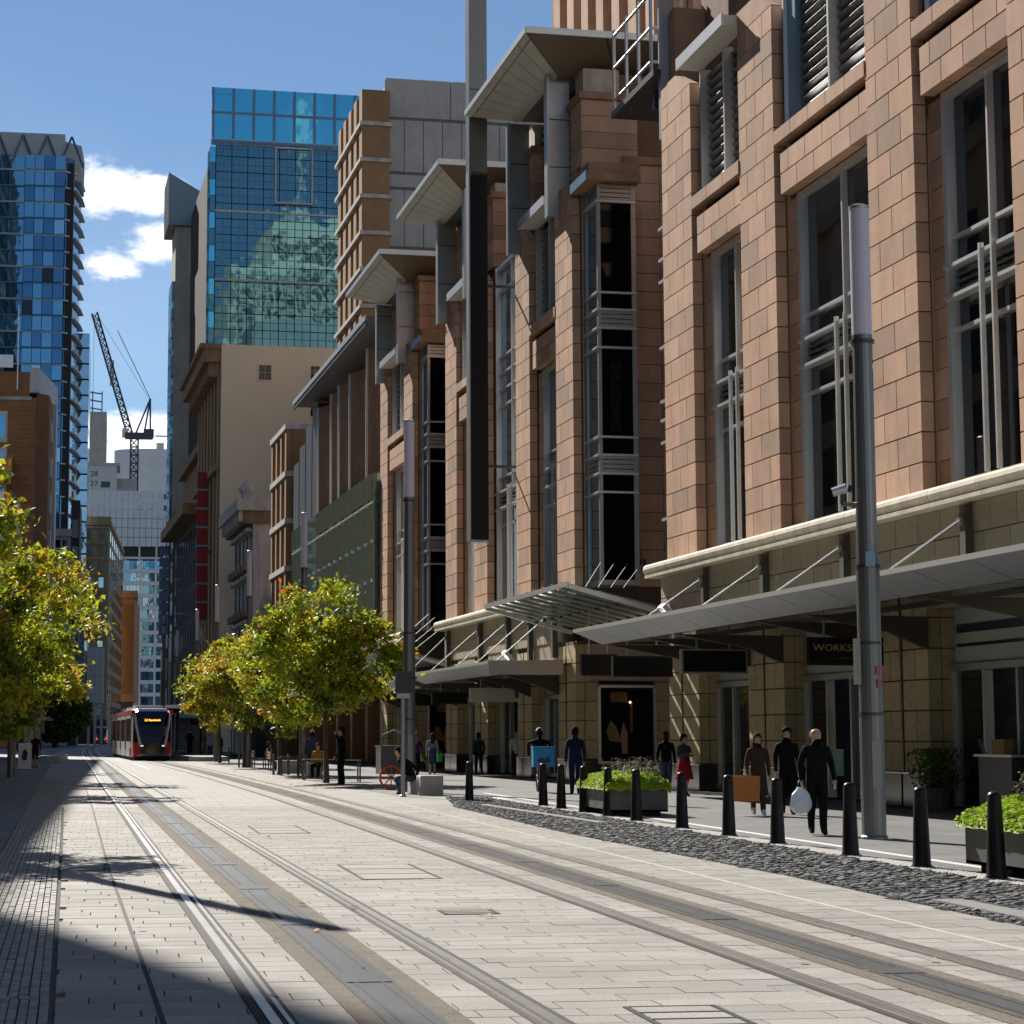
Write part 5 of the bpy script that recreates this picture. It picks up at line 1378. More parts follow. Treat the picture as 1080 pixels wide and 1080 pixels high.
# blue-white striped glass block behind
SG = root('striped_building', 'blue glass building with white floor stripes at the end of the street', 'building', WLD, (6, 600, 0))
bx('core', 'dark_wall', SG, .5, 15, 600.5, 625, .1, 53)
for k in range(13):
    z = 6 + k * 3.6
    bx('floor_band', 'sheet_white', SG, .5, 12.2, 599.6, 600.5, z, z + 1.1)
    for i in range(6): piece('window_pane', R.choice(['tower_blue', 'tower_teal', 'tower_pale']), SG, .7 + i*1.9, 2.5 + i*1.9, 599.9, 600.5, z + 1.15, z + 3.55)
for i in range(3): bx('column', 'sheet_white', SG, 1 + i*4.4, 1.6 + i*4.4, 599.4, 600, 4, 53)
# white-wrapped construction site
WC = root('wrapped_building', 'unfinished building wrapped in white mesh below the crane', 'building', WLD, (0, 655, 0))
bx('core', 'dark_wall', WC, -14, 13, 656, 680, .1, 74)
for k in range(4):
    z = 46 + k * 4.0
    bx('floor_slab', 'sheet_white', WC, -3, 13.4, 654.9, 656, z, z + .7)
    for i in range(3): bx('column', 'sheet_white', WC, 0 + i*5.4, .6 + i*5.4, 655.0, 655.6, z + .7, z + 4)
MB().prism([(13.4, 655), (17, 690), (13, 690)], 'z', 30, 72).build('side_wrap', 'sheet_white', WC)
for i in range(14):
    for k in range(6): piece('mesh_sheet', 'sheet_white', WC, -13.2 + i*1.9, -11.42 + i*1.9, 654.4 + .05*((i+k) % 3), 654.6, 62 + k*3.0, 62 + k*3.0 + 2.85)
# numbered tower
NB = root('numbered_building', 'pale grey tower with floor numbers painted on it', 'building', WLD, (-8, 705, 0))
bx('wall', 'pale_panel', NB, -14, -2, 705, 725, 40, 94.5); bx('roof_edge', 'conc_grey', NB, -14, -.9, 704.5, 725, 94.5, 95.5); bx('side_block', 'conc_grey', NB, -2, 5, 712, 725, 40, 91)
for k, s in enumerate(('28', '27', '26')):
    z = 91.5 - k * 3.4
    text_mesh(s, 2.6, 'matte_black', 'lettering', NB, (-9.7, 704.95, z), (rad(90), 0, 0), .03)
    piece('window_pane', 'glass_far', NB, -13, -11.8, 704.9, 705.05, z - 1, z + .9)
    if k: piece('window_pane', 'glass_far', NB, -7.3, -4.2, 704.9, 705.05, z - 1.2, z + .9)
GBk = root('plain_building', 'plain grey concrete block with roof frame left of the crane', 'building', WLD, (-10, 760, 0))
bx('wall', 'conc_grey', GBk, -15, -6.2, 760, 785, 40, 122); 
fb = MB()
for z in (123, 126, 129): fb.tube([(-15, 762, z + 1), (-8, 762, z)], .3, 5)
for x in (-15, -11.5, -8): fb.tube([(x, 762, 122), (x, 762, 130)], .25, 5)
fb.build('roof_frame', 'steel_blue', GBk)
# white curved tower
CV = root('curved_tower', 'rounded white tower with curved window rows behind the crane', 'tower', WLD, (12, 830, 0))
prof = [(12 + 15.5 * math.cos(rad(a)), 830 + 9 * math.sin(rad(a))) for a in range(180, 361, 12)]
MB().prism(prof + [(27.5, 850), (-3.5, 850)], 'z', 30, 117).build('wall', 'sheet_white', CV)
for k in range(5):
    z = 96.5 - k * 4.6
    for i in range(7):
        a0 = 205 + i * 19; a1 = a0 + 14
        q = [(12 + 15.7 * math.cos(rad(a)), 830 + 9.2 * math.sin(rad(a))) for a in (a0, (a0+a1)/2, a1)]
        q2 = [(12 + 15.2 * math.cos(rad(a)), 830 + 8.8 * math.sin(rad(a))) for a in (a1, (a0+a1)/2, a0)]
        MB().prism(q + q2, 'z', z, z + 2.3).build('window_pane', 'glass_far', CV)
bx('roof_plant', 'conc_grey', CV, 13.5, 16.5, 828, 834, 117, 120.5); MB().tube([(13, 830, 123.5), (19, 830, 123.5)], .3, 5).build('roof_gantry', 'steel_blue', CV)
# tower crane
mat('crane_dark', (.06, .065, .08), .6); mat('crane_white', (.6, .6, .62), .6)
CR = root('tower_crane', 'luffing tower crane with raised lattice jib against the clouds', 'crane', WLD, (4, 725, 0))
CR['off'] = [0, 0, 0]
def lattice(b, p, q, w, n, r):
    p, q = Vector(p), Vector(q); d = (q - p).normalized(); a = d.cross(Vector((0, 1, 0))).normalized() * w; c = Vector((0, 1, 0)) * w
    cs = [a + c, a - c, -a - c, -a + c]
    for e in cs: b.tube([p + e, q + e], r, 4)
    for i in range(n):
        s, t = p.lerp(q, i / n), p.lerp(q, (i + 1) / n)
        for j in range(4): b.tube([s + cs[j], t + cs[(j + 1) % 4]], r * .6, 4)
        for j in range(4): b.tube([s + cs[j], s + cs[(j + 1) % 4]], r * .5, 4)
m_ = MB(); lattice(m_, (0, 0, 60), (0, 0, 107), 1.3, 16, .3); m_.build('mast', 'crane_dark', CR)
bx('slew_platform', 'crane_dark', CR, -3.4, 6.5, -2, 2, 107, 109); bx('cab', 'crane_white', CR, -4.4, -2.2, -1.5, 1.5, 107.5, 110.5)
bx('counterweight', 'crane_dark', CR, 3.2, 6.8, -1.6, 1.6, 107.6, 110.4)
m_ = MB(); lattice(m_, (-1.8, 0, 109), (-14.8, 0, 152), 1.0, 18, .28); m_.build('jib', 'crane_dark', CR)
m_ = MB()
for p in ((.5, 0, 109), (5.6, 0, 109), (3.4, 0, 109)): m_.tube([p, (5.4, 0, 121.5)], .32, 5)
m_.build('a_frame', 'crane_dark', CR)
MB().tube([(5.4, 0, 121.5), (-6.6, 0, 146)], .13, 4).tube([(5.2, 0, 121), (-13.5, 0, 151)], .06, 4).build('luffing_rope', 'crane_dark', CR)
MB().tube([(-14.8, 0, 152), (-14.8, 0, 116)], .06, 4).build('hoist_rope', 'crane_dark', CR)
bx('winch', 'crane_white', CR, -9, -7.6, -.8, .8, 126, 135)
# buildings on the near left side, outside the frame: they close the street, shade the left footpath and show in the glass
mat('qv_stone', (.42, .33, .23), .85, var=.15, scale=.4, streak=.2)
QV = root('arcade_building', 'long ornate stone arcade across the street, seen only in the window reflections', 'building', WLD, (-16, 60, 0))
bx('wall', 'qv_stone', QV, -40, -16.6, -60, 185, .1, 33.5); bx('cornice', 'qv_stone', QV, -40, -15.8, -60, 185, 33.5, 34.6)
bx('corner_tower', 'qv_stone', QV, -36, -16.2, 30, 65.6, 34.6, 50); bx('string_course', 'qv_stone', QV, -17, -16.2, -60, 185, 9.6, 10.2)
for i in range(40):
    y_ = -58 + i * 6
    bx('pier', 'qv_stone', QV, -16.6, -16.0, y_, y_ + 1.6, .1, 33.4)
    for k in range(5): piece('window_pane', 'glass_far', QV, -16.65, -16.5, y_ + 2.1, y_ + 5.4, 5.2 + k*5.4, 8.9 + k*5.4)
for i, (x, y_, wd_, h_) in enumerate(((-75, 30, 34, 62), (-70, 95, 38, 84), (-80, 150, 40, 70), (-66, 210, 30, 95))):
    T = root('office_tower', ['pale office tower across the street, seen only in the nearest window glass', 'tallest office tower across the street, seen only in window reflections', 'office tower across the street behind the arcade, seen only in reflections', 'slim far office tower on the left, seen only in reflections'][i], 'tower', WLD, (x, y_, 0), 'towers mirrored in the glass')
    bx('core', 'conc_grey' if i % 2 else 'tan_stone', T, x - 15, x + 15, y_, y_ + wd_, .1, h_)
    nf = int(h_ / 4)
    for k in range(4, nf):
        for j in range(9): piece('window_pane', 'glass_far', T, x + 14.9, x + 15.08, y_ + 1 + j*(wd_-2)/9, y_ + (j+.8)*(wd_-2)/9 + 1, k*4 + .6, k*4 + 2.9)

OT = root('office_tower', 'unseen dark tower added on the left, outside the frame, to shade the far street', 'tower', WLD, (-32, 345, 0), 'towers mirrored in the glass')
bx('core', 'dark_wall', OT, -50, -25, 308, 388, .1, 128)  # unseen block, added to keep sun off the far street fronts
for k in range(20): bx('floor_band', 'pale_panel', OT, -25.1, -24.7, 308, 388, 8 + k*5.6, 9 + k*5.6)
MT = root('office_tower', 'stepped cream tower behind the viewer, mirrored in the teal glass tower', 'tower', WLD, (88, -90, 0), 'towers mirrored in the glass')
bx('core', 'cream_wall', MT, 62, 118, -110, -78, .1, 136); bx('crown', 'cream_wall', MT, 72, 96, -108, -80, 136, 150); bx('roof_fin', 'white_stone', MT, 84, 86, -96, -94, 150, 190)
for k in range(24):
    z = 28 + k * 4.4
    for j in range(12): piece('window_pane', 'glass_far', MT, 63.5 + j*4.5, 66.6 + j*4.5, -78.05, -77.9, z, z + 2.6)
    bx('ledge', 'white_stone', MT, 62, 118, -78, -77.5, z + 3.3, z + 3.7)
for j in range(8): piece('window_pane', 'glass_far', MT, 73 + j*2.9, 75 + j*2.9, -80.05, -79.9, 138, 143)
# ------------------------------------------------------------------ trams and stop
mat('tram_white', (.62, .63, .64), .3, spec=.5, coat=.3); mat('tram_red', (.6, .025, .02), .3, coat=.3); mat('tram_glass', (.006, .008, .01), .05)
mat('tram_display', (.02, .01, .0), .4, emit=((1, .45, .05), 3.0)); mat('tail_red', (.2, 0, 0), .4, emit=((1, .02, .03), 4.0)); mat('headlight', (.7, .7, .7), .1, emit=((1, 1, .95), .5))
def tram(x, y, rz, length, label, detail=True, lit=False):
    t = root('tram', label, 'tram', WLD, (x, y, 0), 'trams on the tracks', rz); t['off'] = [0, 0, 0]
    def sect(y_, hw, zb, zt, r=.28):
        pts = [(-hw, zb), (hw, zb), (hw + .02, 1.2 if zt > 1.4 else (zb+zt)/2), (hw, max(zb + .05, zt - r)), (hw - r * .35, zt - r * .3), (hw - r, zt), (-hw + r, zt), (-hw + r * .35, zt - r * .3), (-hw, max(zb + .05, zt - r)), (-hw - .02, 1.2 if zt > 1.4 else (zb+zt)/2)]
        return [(p[0], y_, p[1]) for p in pts]
    st = [(0, .78, .42, 1.15, .2), (.1, .92, .36, 1.6, .25), (.3, 1.05, .3, 2.25, .28), (.55, 1.15, .28, 2.9, .3), (.85, 1.22, .27, 3.2, .32), (1.4, 1.3, .26, 3.36, .34), (2.2, 1.325, .25, 3.4, .34), (length, 1.325, .25, 3.4, .34)]
    b = MB(); n = 10; vs = []; fs = []
    for s in st: vs += sect(*s)
    for i in range(len(st) - 1):
        for k in range(n): fs.append((i*n+k, i*n+(k+1)%n, (i+1)*n+(k+1)%n, (i+1)*n+k))
    fs += [tuple(range(n)), tuple(range((len(st)-1)*n, len(st)*n))]
    b.add(vs, fs)
    for i in range(len(st) - 1):
        for k in range(n):
            mi = 0
            if i < 5 and k in (4, 5, 6): mi = 1
            if i in (4, 5) and k in (3, 4, 6, 7): mi = 2
            if i in (1, 2, 3) and k in (2, 8): mi = 1
            if i < 4 and k in (1, 9): mi = 2
            if i == 5 and k in (2, 8): mi = 1
            b.m[i*n + k] = mi
    b.m[(len(st)-1)*n] = 1
    b.build('body', ['tram_white', 'tram_glass', 'tram_red'], t)
    for s in (-1, 1):
        MB().tube([(s*.84, -.02, 1.0), (s*.93, .08, 1.55), (s*1.05, .28, 2.2), (s*1.13, .52, 2.8), (s*1.15, .8, 3.05)], [.04, .06, .07, .07, .05], 8).build('windscreen_pillar', 'tram_white', t)
        MB().box(s*1.1 if s > 0 else -1.345, 1.345 if s > 0 else -1.1, .9, 3.0, 2.95, 3.28).build('roof_corner', 'tram_red', t)
        bx('roof_stripe', 'tram_red', t, s*1.05, s*1.36, 3.0, length - .3, 3.05, 3.3)
        bx('skirt', 'tram_red', t, s*1.3, s*1.36, 1.5, 3.2, .3, .85)
        bx('headlight', 'headlight', t, s*.6, s*.76, -.03, .05, .92, 1.0)
        m = max(1, int(length // 7))
        for i in range(m):
            y0 = 2.4 + i * (length - 3) / m
            bx('side_window', 'tram_glass', t, s*1.28, s*1.352, y0, y0 + (length - 3)/m - 2.2, 1.25, 2.75)
            dr = bx('door', 'tram_white', t, s*1.3, s*1.362, y0 + (length - 3)/m - 2.05, y0 + (length - 3)/m - .75, .35, 2.85)
            bx('door_glass', 'tram_glass', dr, s*1.35, s*1.37, y0 + (length - 3)/m - 1.95, y0 + (length - 3)/m - .85, .7, 2.7)
            bx('bellows', 'matte_black', t, s*1.25, s*1.35, y0 + (length - 3)/m - .6, y0 + (length - 3)/m - .1, .3, 3.3)
    bx('underframe', 'matte_black', t, -1.15, 1.15, .5, length - .5, .03, .28)
    for i in range(3): bx('roof_equipment', 'tram_white', t, -.9, .9, 4 + i*8, 9 + i*8, 3.4, 3.62)
    MB().box(-.62, .62, .24, .3, 2.5, 2.74).build('destination_panel', 'black', t)
    if detail: text_mesh('L2 Randwick', .2, 'tram_display', 'destination_text', t, (0, .23, 2.62), (rad(90), 0, 0), .004)
    if lit:
        for s in (-.95, .95): bx('tail_light', 'tail_red', t, s - .1, s + .1, -.02, .06, 1.1, 1.3)
        bx('tail_light', 'tail_red', t, -.15, .15, .4, .45, 3.0, 3.12)
    return t
tram(2.2, 134, rad(2.6), 32, 'red and white tram approaching on the right-hand track')
tram(-3.5, 420, rad(0), 30, 'distant dark tram with red lights on the left-hand track', False, True)
# platform and shelter
PL = root('tram_platform', 'low kerbed tram platform to the right of the tram', 'platform', WLD, (5.4, 170, 0)); PL['off'] = [0, 0, 0]
pts = [(-1.3, -37), (-.9, -39), (0, -40), (1.2, -39.5), (1.6, -37), (.6, 30), (-2.6, 30)]
MB().prism(pts, 'z', 0, .28).build('deck', 'footpath', PL); MB().prism([(x*1.02, y*1.004) for x, y in pts], 'z', 0, .2).build('kerb', 'concrete', PL)
SHL = root('tram_shelter', 'flat-roofed dark tram shelter behind the tram', 'shelter', WLD, (5.2, 158, .28)); SHL['off'] = [0, 0, 0]
MB().box(-1.9, 3.2, -10, 26, 3.35, 3.5).build('roof', 'soffit_dark', SHL); bx('roof_edge', 'metal_light', SHL, -1.95, 3.25, -10.1, -10, 3.3, 3.55)
for i in range(5): bx('column', 'metal_dark', SHL, .9, 1.15, -8 + i*7, -7.7 + i*7, 0, 3.35)
for i in range(4): bx('glass_screen', 'glass_far', SHL, 1.0, 1.06, -7.6 + i*7, -1.2 + i*7, .2, 2.3)
bx('ticket_machine', 'metal_dark', SHL, -.2, .6, -9, -8.4, 0, 2.1); bx('stop_sign', 'banner_cyan', SHL, -.9, .5, -10.05, -9.95, 2.6, 2.95)
for i, (x, y) in enumerate(((7.4, 165), (8.0, 172))):
    mq = root('marquee', ['blue market tent roof behind the tram shelter', 'second blue tent farther behind the shelter'][i], 'tent', WLD, (x, y, 0)); mq['off'] = [0, 0, 0]
    mat('tent_blue', (.05, .12, .42), .6); mat('tent_red', (.25, .03, .03), .6)
    MB().add([(-1.6,-1.6,5.2),(1.6,-1.6,5.2),(1.6,1.6,5.2),(-1.6,1.6,5.2),(0,0,7.6)],[(0,1,4),(1,2,4),(2,3,4),(3,0,4)]).build('roof', 'tent_blue', mq)
    bx('valance', 'tent_red', mq, -1.6, 1.6, -1.65, -1.6, 4.4, 5.2)
    for sx in (-1.5, 1.5): bx('post', 'metal_dark', mq, sx-.04, sx+.04, -1.55, -1.5, 0, 5.2)
# kerb blocks left of the tram
KB = root('kerb_divider', 'low dark kerb block lying by the left track', 'kerb', WLD, (-3.6, 122, 0)); KB['off'] = [0, 0, 0]
MB().box(-.5, .25, -.4, .2, 0, .35).build('end_block', 'concrete', KB); MB().prism([(.0, .2), (.25, .2), (.1, 24), (-.1, 24)], 'z', 0, .32).build('kerb_bar', 'metal_dark', KB)
LSH = root('left_shelter', 'row of grey posts with a blue strip under the left trees', 'shelter', WLD, (-6.2, 150, 0)); LSH['off'] = [0, 0, 0]
for i in range(6): MB().lathe([(.16, 0), (.16, 2.9)], 10, (0 - i*.03, -12 + i*6)).build('post', 'pole_light', LSH)
bx('roof', 'soffit_dark', LSH, -1.2, .8, -14, 24, 2.9, 3.05); bx('blue_strip', 'banner_cyan', LSH, -.6, .8, -14.1, -14, 2.95, 3.25)
FT = root('far_hedge_tree', 'round black tree in the shade at the end of the left footpath', 'tree', WLD, (-9, 300, 0)); FT['off'] = [0, 0, 0]
g = MB(); R = random.Random(3)
for i in range(9000):
    v = Vector((R.gauss(0, 1), R.gauss(0, 1), R.gauss(0, 1))).normalized() * R.uniform(.55, 1)
    c = Vector((v.x*5.2, v.y*4, 5.2 + v.z*4.6)); a = Vector((R.gauss(0,1),R.gauss(0,1),R.gauss(0,1))).normalized()*.35; e = a.cross(Vector((R.gauss(0,1),R.gauss(0,1),R.gauss(0,1)))).normalized()*.25
    g.tint = R.random()*.3; g.add([c-a, c+e, c+a, c-e], [(0,1,2,3)])
o = g.build('crown', 'leaf_green', FT); o['kind'] = 'stuff'; MB().tube([(0,0,0),(0,0,5)], [.5,.3], 8).build('trunk', 'bark', FT)
TL = root('red_signal', 'traffic signal showing red over the left footpath', 'traffic signal', WLD, (-5.5, 150, 0)); TL['off'] = [0, 0, 0]
MB().tube([(-.9, 0, 0), (-.9, 0, 6)], .09, 8).build('post', 'pole', TL); MB().tube([(-.9, 0, 5.9), (.3, 0, 6.0)], .06, 8).build('arm', 'pole', TL)
bx('signal_head', 'black', TL, .1, .5, -.15, .1, 5.3, 6.5); MB().tube([(.3, -.16, 6.25), (.3, -.2, 6.25)], .13, 10).build('red_lamp', 'tail_red', TL)
# ------------------------------------------------------------------ people
for nm, c in (('skin', (.48, .29, .2)), ('cloth_black', (.008, .008, .009)), ('cloth_navy', (.015, .02, .05)), ('cloth_white', (.62, .62, .64)), ('cloth_grey', (.3, .3, .32)), ('cloth_green', (.015, .05, .04)),
              ('cloth_purple', (.1, .03, .16)), ('cloth_brown', (.06, .04, .03)), ('cloth_red', (.35, .02, .03)), ('cloth_mustard', (.4, .2, .03)), ('cloth_denim', (.06, .08, .14)), ('hair_dark', (.012, .009, .008)), ('hair_brown', (.06, .03, .015)), ('hair_blond', (.3, .2, .1)), ('hair_grey', (.25, .2, .17)), ('shoe', (.02, .02, .02)), ('shoe_white', (.6, .6, .6)), ('cloth_pattern', (.09, .07, .1))):
    mat(nm, c, .85 if nm != 'skin' else .5, var=.2 if 'cloth' in nm else .05, scale=14, spec=.12 if nm != 'skin' else .4)
def person(x, y, face, H, top, bot, label, hair='hair_dark', shoe='shoe', pose='walk', stride=.22, long_hair=False, cap=None, arms=None, skirt=None, fingers=False, bald=False, lean=0.0, z0=0.0, bare_legs=False, side=1):
    p = root('person', label, 'person', WLD, (x, y, z0 - .012), None, face); p['off'] = [0, 0, 0]
    k = H / 1.75
    V = []; E = []; T = []; Rr = []
    def v(co, r): V.append(Vector(co)); Rr.append(r if isinstance(r, tuple) else (r, r)); return len(V) - 1
    def e(a, b, t): E.append((a, b)); T.append(t)
    sit = pose == 'sit'
    pz = .95 if not sit else .55
    ln = lean
    pel = v((0, 0, pz), (.165, .13)); wst = v((0, -.02 - ln*.25, pz + .17), (.16, .125)); che = v((0, -.01 - ln*.6, pz + .36), (.18, .125)); nb = v((0, .01 - ln*.9, pz + .485), (.066, .06))
    jaw = v((0, -.025 - ln*1.05, pz + .61), (.066, .074)); mid = v((0, -.015 - ln*1.15, pz + .69), (.084, .098)); crown = v((0, .0 - ln*1.2, pz + .77), (.068, .082))
    e(pel, wst, top); e(wst, che, top); e(che, nb, top); e(nb, jaw, 'skin'); e(jaw, mid, 'skin'); e(mid, crown, 'skin')
    nose = v((0, -.105 - ln*1.15, pz + .665), .014); e(mid, nose, 'skin')
    for s in (-1, 1):
        ear = v((s*.085, .0 - ln*1.15, pz + .675), .016); e(mid, ear, 'skin')
    for s in (-1, 1):
        a = (arms or {}).get(s, None)
        sw = s * stride * .5 if pose == 'walk' else 0
        sh = v((s*.18, .0 - ln*.75, pz + .44), (.07, .068))
        el, wr = a if a else ((s*.235, .05 + sw*.4, pz + .18), (s*.245, -.06 + sw, pz - .06))
        elb = v(el, .056); wri = v(wr, .042)
        d = (Vector(wr) - Vector(el)).normalized(); hv = v(Vector(wr) + d*.07, (.034, .024))
        e(che, sh, top); e(sh, elb, top); e(elb, wri, top); e(wri, hv, 'skin')
        if fingers:
            q = d.cross(Vector((s, 0, 0))).normalized()
            for i, L in enumerate((.075, .085, .08, .06)):
                b0 = v(Vector(wr) + d*.09 + q*(-.03 + i*.02), .0105); b1 = v(Vector(wr) + d*(.09 + L*.55) + q*(-.031 + i*.021) + Vector((-s*.008, 0, 0)), .0095); b2 = v(Vector(wr) + d*(.09 + L*.95) + q*(-.03 + i*.02) + Vector((-s*.028, 0, 0)), .008)
                e(hv, b0, 'skin'); e(b0, b1, 'skin'); e(b1, b2, 'skin')
            t0 = v(Vector(wr) + d*.045 - q*.042, .012); t1 = v(Vector(wr) + d*.09 - q*.062, .010); e(hv, t0, 'skin'); e(t0, t1, 'skin')
        else:
            f0 = v(Vector(wr) + d*.15 + Vector((-s*.015, -.01, 0)), (.028, .016)); e(hv, f0, 'skin')
    for s in (-1, 1):
        st = s * stride * side if pose == 'walk' else 0
        hip = v((s*.09, 0, pz - .06), (.105, .11))
        if sit: kn, an, toe = (s*.14, -.44, pz - .04), (s*.14, -.42 - s*.12, .09), (s*.14, -.58 - s*.12, .035)
        else: kn, an, toe = (s*.085, -.04 - st*.5, .5), (s*.075, .03 - st, .09 + (.05 if st < -.1 else 0)), (s*.085, -.13 - st, .032 + (.01 if st < -.1 else 0))
        lr = .8 if bare_legs else 1.0
        kne = v(kn, .08*lr); cal = v(Vector(kn).lerp(Vector(an), .4) + Vector((0, .015, 0)), .072*lr); ank = v(an, .056*lr); to = v(toe, (.042, .03)); he = v(Vector(an) + Vector((0, .045, -.05)), .035)
        lm = 'skin' if bare_legs else bot
        e(pel, hip, bot); e(hip, kne, bot); e(kne, cal, lm); e(cal, ank, lm); e(ank, to, shoe); e(ank, he, shoe)
    me = bpy.data.meshes.new('body'); me.from_pydata([tuple(c * k) for c in V], E, [])
    ob = bpy.data.objects.new('body', me); COL.objects.link(ob)
    ob.modifiers.new('skin', 'SKIN').use_smooth_shade = True
    sv = me.skin_vertices[0].data
    for i, r in enumerate(Rr): sv[i].radius = (r[0]*k, r[1]*k); sv[i].use_root = (i == 0)
    ob.modifiers.new('sub', 'SUBSURF').levels = 2 if fingers else 1
    dg = bpy.context.evaluated_depsgraph_get(); dg.update()
    nm = bpy.data.meshes.new_from_object(ob.evaluated_get(dg)); bpy.data.objects.remove(ob)
    nm.materials.clear(); names = []
    for t in T:
        if t not in names: names.append(t); nm.materials.append(MATS[t])
    segs = [(V[a]*k, V[b]*k, (Rr[a][0] + Rr[b][0])*k*.5, names.index(t)) for (a, b), t in zip(E, T)]
    for pl in nm.polygons:
        c = pl.center; best = 9e9
        for (a, b, r, mi) in segs:
            ab = b - a; t = max(0, min(1, (c - a).dot(ab) / max(1e-9, ab.length_squared))); d = (a + ab*t - c).length - r
            if d < best: best = d; pl.material_index = mi
        pl.use_smooth = True
    link('body', nm, p)
    hc = V[mid]*k
    # hair / cap
    def dome(rx, ry, rz_, z_low, yoff, m, name, tail=None):
        b = MB(); n = 14; vs = []; fs = []; R_ = 6
        for i in range(R_ + 1):
            ph = math.pi/2 * i / R_
            for j in range(n):
                a = 2*math.pi*j/n
                front = max(0, -math.sin(a)) ** .7
                low = z_low * (1 - front) + .055 * front
                zz = max(low, math.cos(ph) * rz_) if i < R_ else low
                rr = math.sin(ph) if zz > low or i == R_ else math.sin(math.acos(min(1, max(-1, low / rz_))))
                if i == R_ and low > 0: rr = math.sin(math.acos(min(1, low / rz_)))
                vs.append((hc.x + rx*k*rr*math.cos(a), hc.y + yoff*k + ry*k*rr*math.sin(a), hc.z + (zz + .012)*k))
        for i in range(R_):
            for j in range(n): fs.append((i*n+j, i*n+(j+1)%n, (i+1)*n+(j+1)%n, (i+1)*n+j))
        b.add(vs, fs); return b.build(name, m, p, smooth=True)
    if cap: dome(.108, .125, .13, .03, .0, cap, 'cap')
    if not bald: dome(.1, .116, .125, -.1, .012, hair, 'hair')
    else: dome(.094, .11, .05, -.08, .035, hair, 'hair')
    if long_hair:
        MB().tube([(hc.x, hc.y + .05*k, hc.z + .06*k), (hc.x, hc.y + .085*k, hc.z - .08*k), (hc.x, hc.y + .1*k, hc.z - .22*k), (hc.x, hc.y + .09*k, hc.z - .34*k)], [.08*k, .1*k, .09*k, .04*k], 10).build('long_hair', hair, p, smooth=True)
    if H > 0 and fingers:
        for s in (-1, 1): MB().lathe([(.003, -.008), (.010, 0), (.003, .008)], 8).build('eye', 'hair_dark', p).location = (hc.x + s*.032*k, hc.y - .083*k, hc.z + .01*k)
        bx('mouth', 'cloth_red', p, hc.x - .022*k, hc.x + .022*k, hc.y - .083*k, hc.y - .074*k, hc.z - .067*k, hc.z - .061*k)
    if skirt:
        m, zl, r1 = skirt
        MB().lathe([(r1*k, zl*k), (r1*.96*k, (zl+.05)*k), (.17*k, (pz+.0)*k), (.15*k, (pz+.16)*k)], 16).build('skirt', m, p, smooth=True)
    return p
def pos(px, py): g_ = gpt(px, py); return g_.x, g_.y
# the man with the plastic bag
x, y = 11.05, 31.6
P1 = person(x, y, rad(-8), 1.72, 'cloth_black', 'cloth_black', 'balding man in black walking towards us with a plastic bag', hair='hair_grey', bald=True, fingers=True, stride=.12, arms={-1: ((-.255, .05, 1.14), (-.25, -.03, .9)), 1: ((.26, .06, 1.14), (.285, -.02, .9))})
mat('plastic_bag', (.62, .66, .72), .35, var=.15, scale=15, transl=.3); mat('green_handle', (.05, .5, .1), .5)
BG = root('plastic_bag', 'white and blue plastic bag with green handles in the bald man\'s hand', 'bag', WLD, (x - .27, y + .0, .33)); BG['off'] = [0, 0, 0]
b = MB(); R = random.Random(2)
prof = [(.02, 0), (.12, .02), (.17, .1), (.175, .2), (.14, .31), (.09, .38), (.06, .42)]
b.lathe(prof, 14)
b.v = [(vx * R.uniform(.86, 1.1), vy * .75 * R.uniform(.86, 1.1), vz) for (vx, vy, vz) in b.v]
b.build('bag', 'plastic_bag', BG, smooth=False); MB().tube([(-.05, 0, .4), (-.03, 0, .5), (.0, 0, .53), (.03, 0, .5), (.05, 0, .4)], .014, 6).build('handle', 'green_handle', BG)
x, y = pos(831, 859)
person(x, y, rad(-10), 1.74, 'cloth_black', 'cloth_black', 'man in black cap and dark jumper behind the balding man', cap='cloth_black', stride=.15)
x, y = pos(800, 860)
person(x, y, rad(-6), 1.62, 'cloth_brown', 'cloth_brown', 'woman in dark patterned dress carrying an orange shopping bag', hair='hair_brown', long_hair=True, shoe='shoe_white', stride=.15, skirt=('cloth_brown', .45, .23))
OBg = root('shopping_bag', 'orange paper shopping bag held by the woman in the dark dress', 'bag', WLD, (x - .32, y - .15, .28)); OBg['off'] = [0, 0, 0]
mat('orange_paper', (.5, .17, .03), .6)
MB().prism([(-.28, 0), (.28, 0), (.3, .5), (-.3, .5)], 'y', -.07, .07).build('bag', 'orange_paper', OBg)
MB().tube([(-.1, 0, .5), (-.08, 0, .62), (.08, 0, .62), (.1, 0, .5)], .012, 5).build('handle', 'display_wood', OBg)
x, y = pos(722, 840)
person(x, y, rad(30), 1.62, 'cloth_pattern', 'cloth_red', 'woman in red skirt standing by a stone pier looking at her phone', stride=0, pose='stand', arms={-1: ((-.25, -.02, 1.15), (-.1, -.28, 1.2)), 1: ((.25, -.02, 1.15), (.1, -.28, 1.2))}, skirt=('cloth_red', .5, .27), bare_legs=True)
x, y = pos(703, 836)
person(x, y, rad(160), 1.7, 'cloth_black', 'cloth_denim', 'person half hidden behind the pier next to the woman in red', stride=0, pose='stand', hair='hair_brown')
x, y = pos(607, 838)
person(x, y, rad(172), 1.82, 'cloth_navy', 'cloth_navy', 'man in dark navy suit walking away past the bollards', stride=.14)
x, y = pos(545, 819)
person(x, y, rad(-5), 1.8, 'cloth_white', 'cloth_black', 'man in white shirt and black trousers walking towards us', hair='hair_blond', stride=.12, bald=True)
x, y = pos(505, 818)
person(x, y, rad(185), 1.72, 'cloth_green', 'cloth_black', 'person in dark green striped top walking away', stride=.18)
x, y = pos(456, 817)
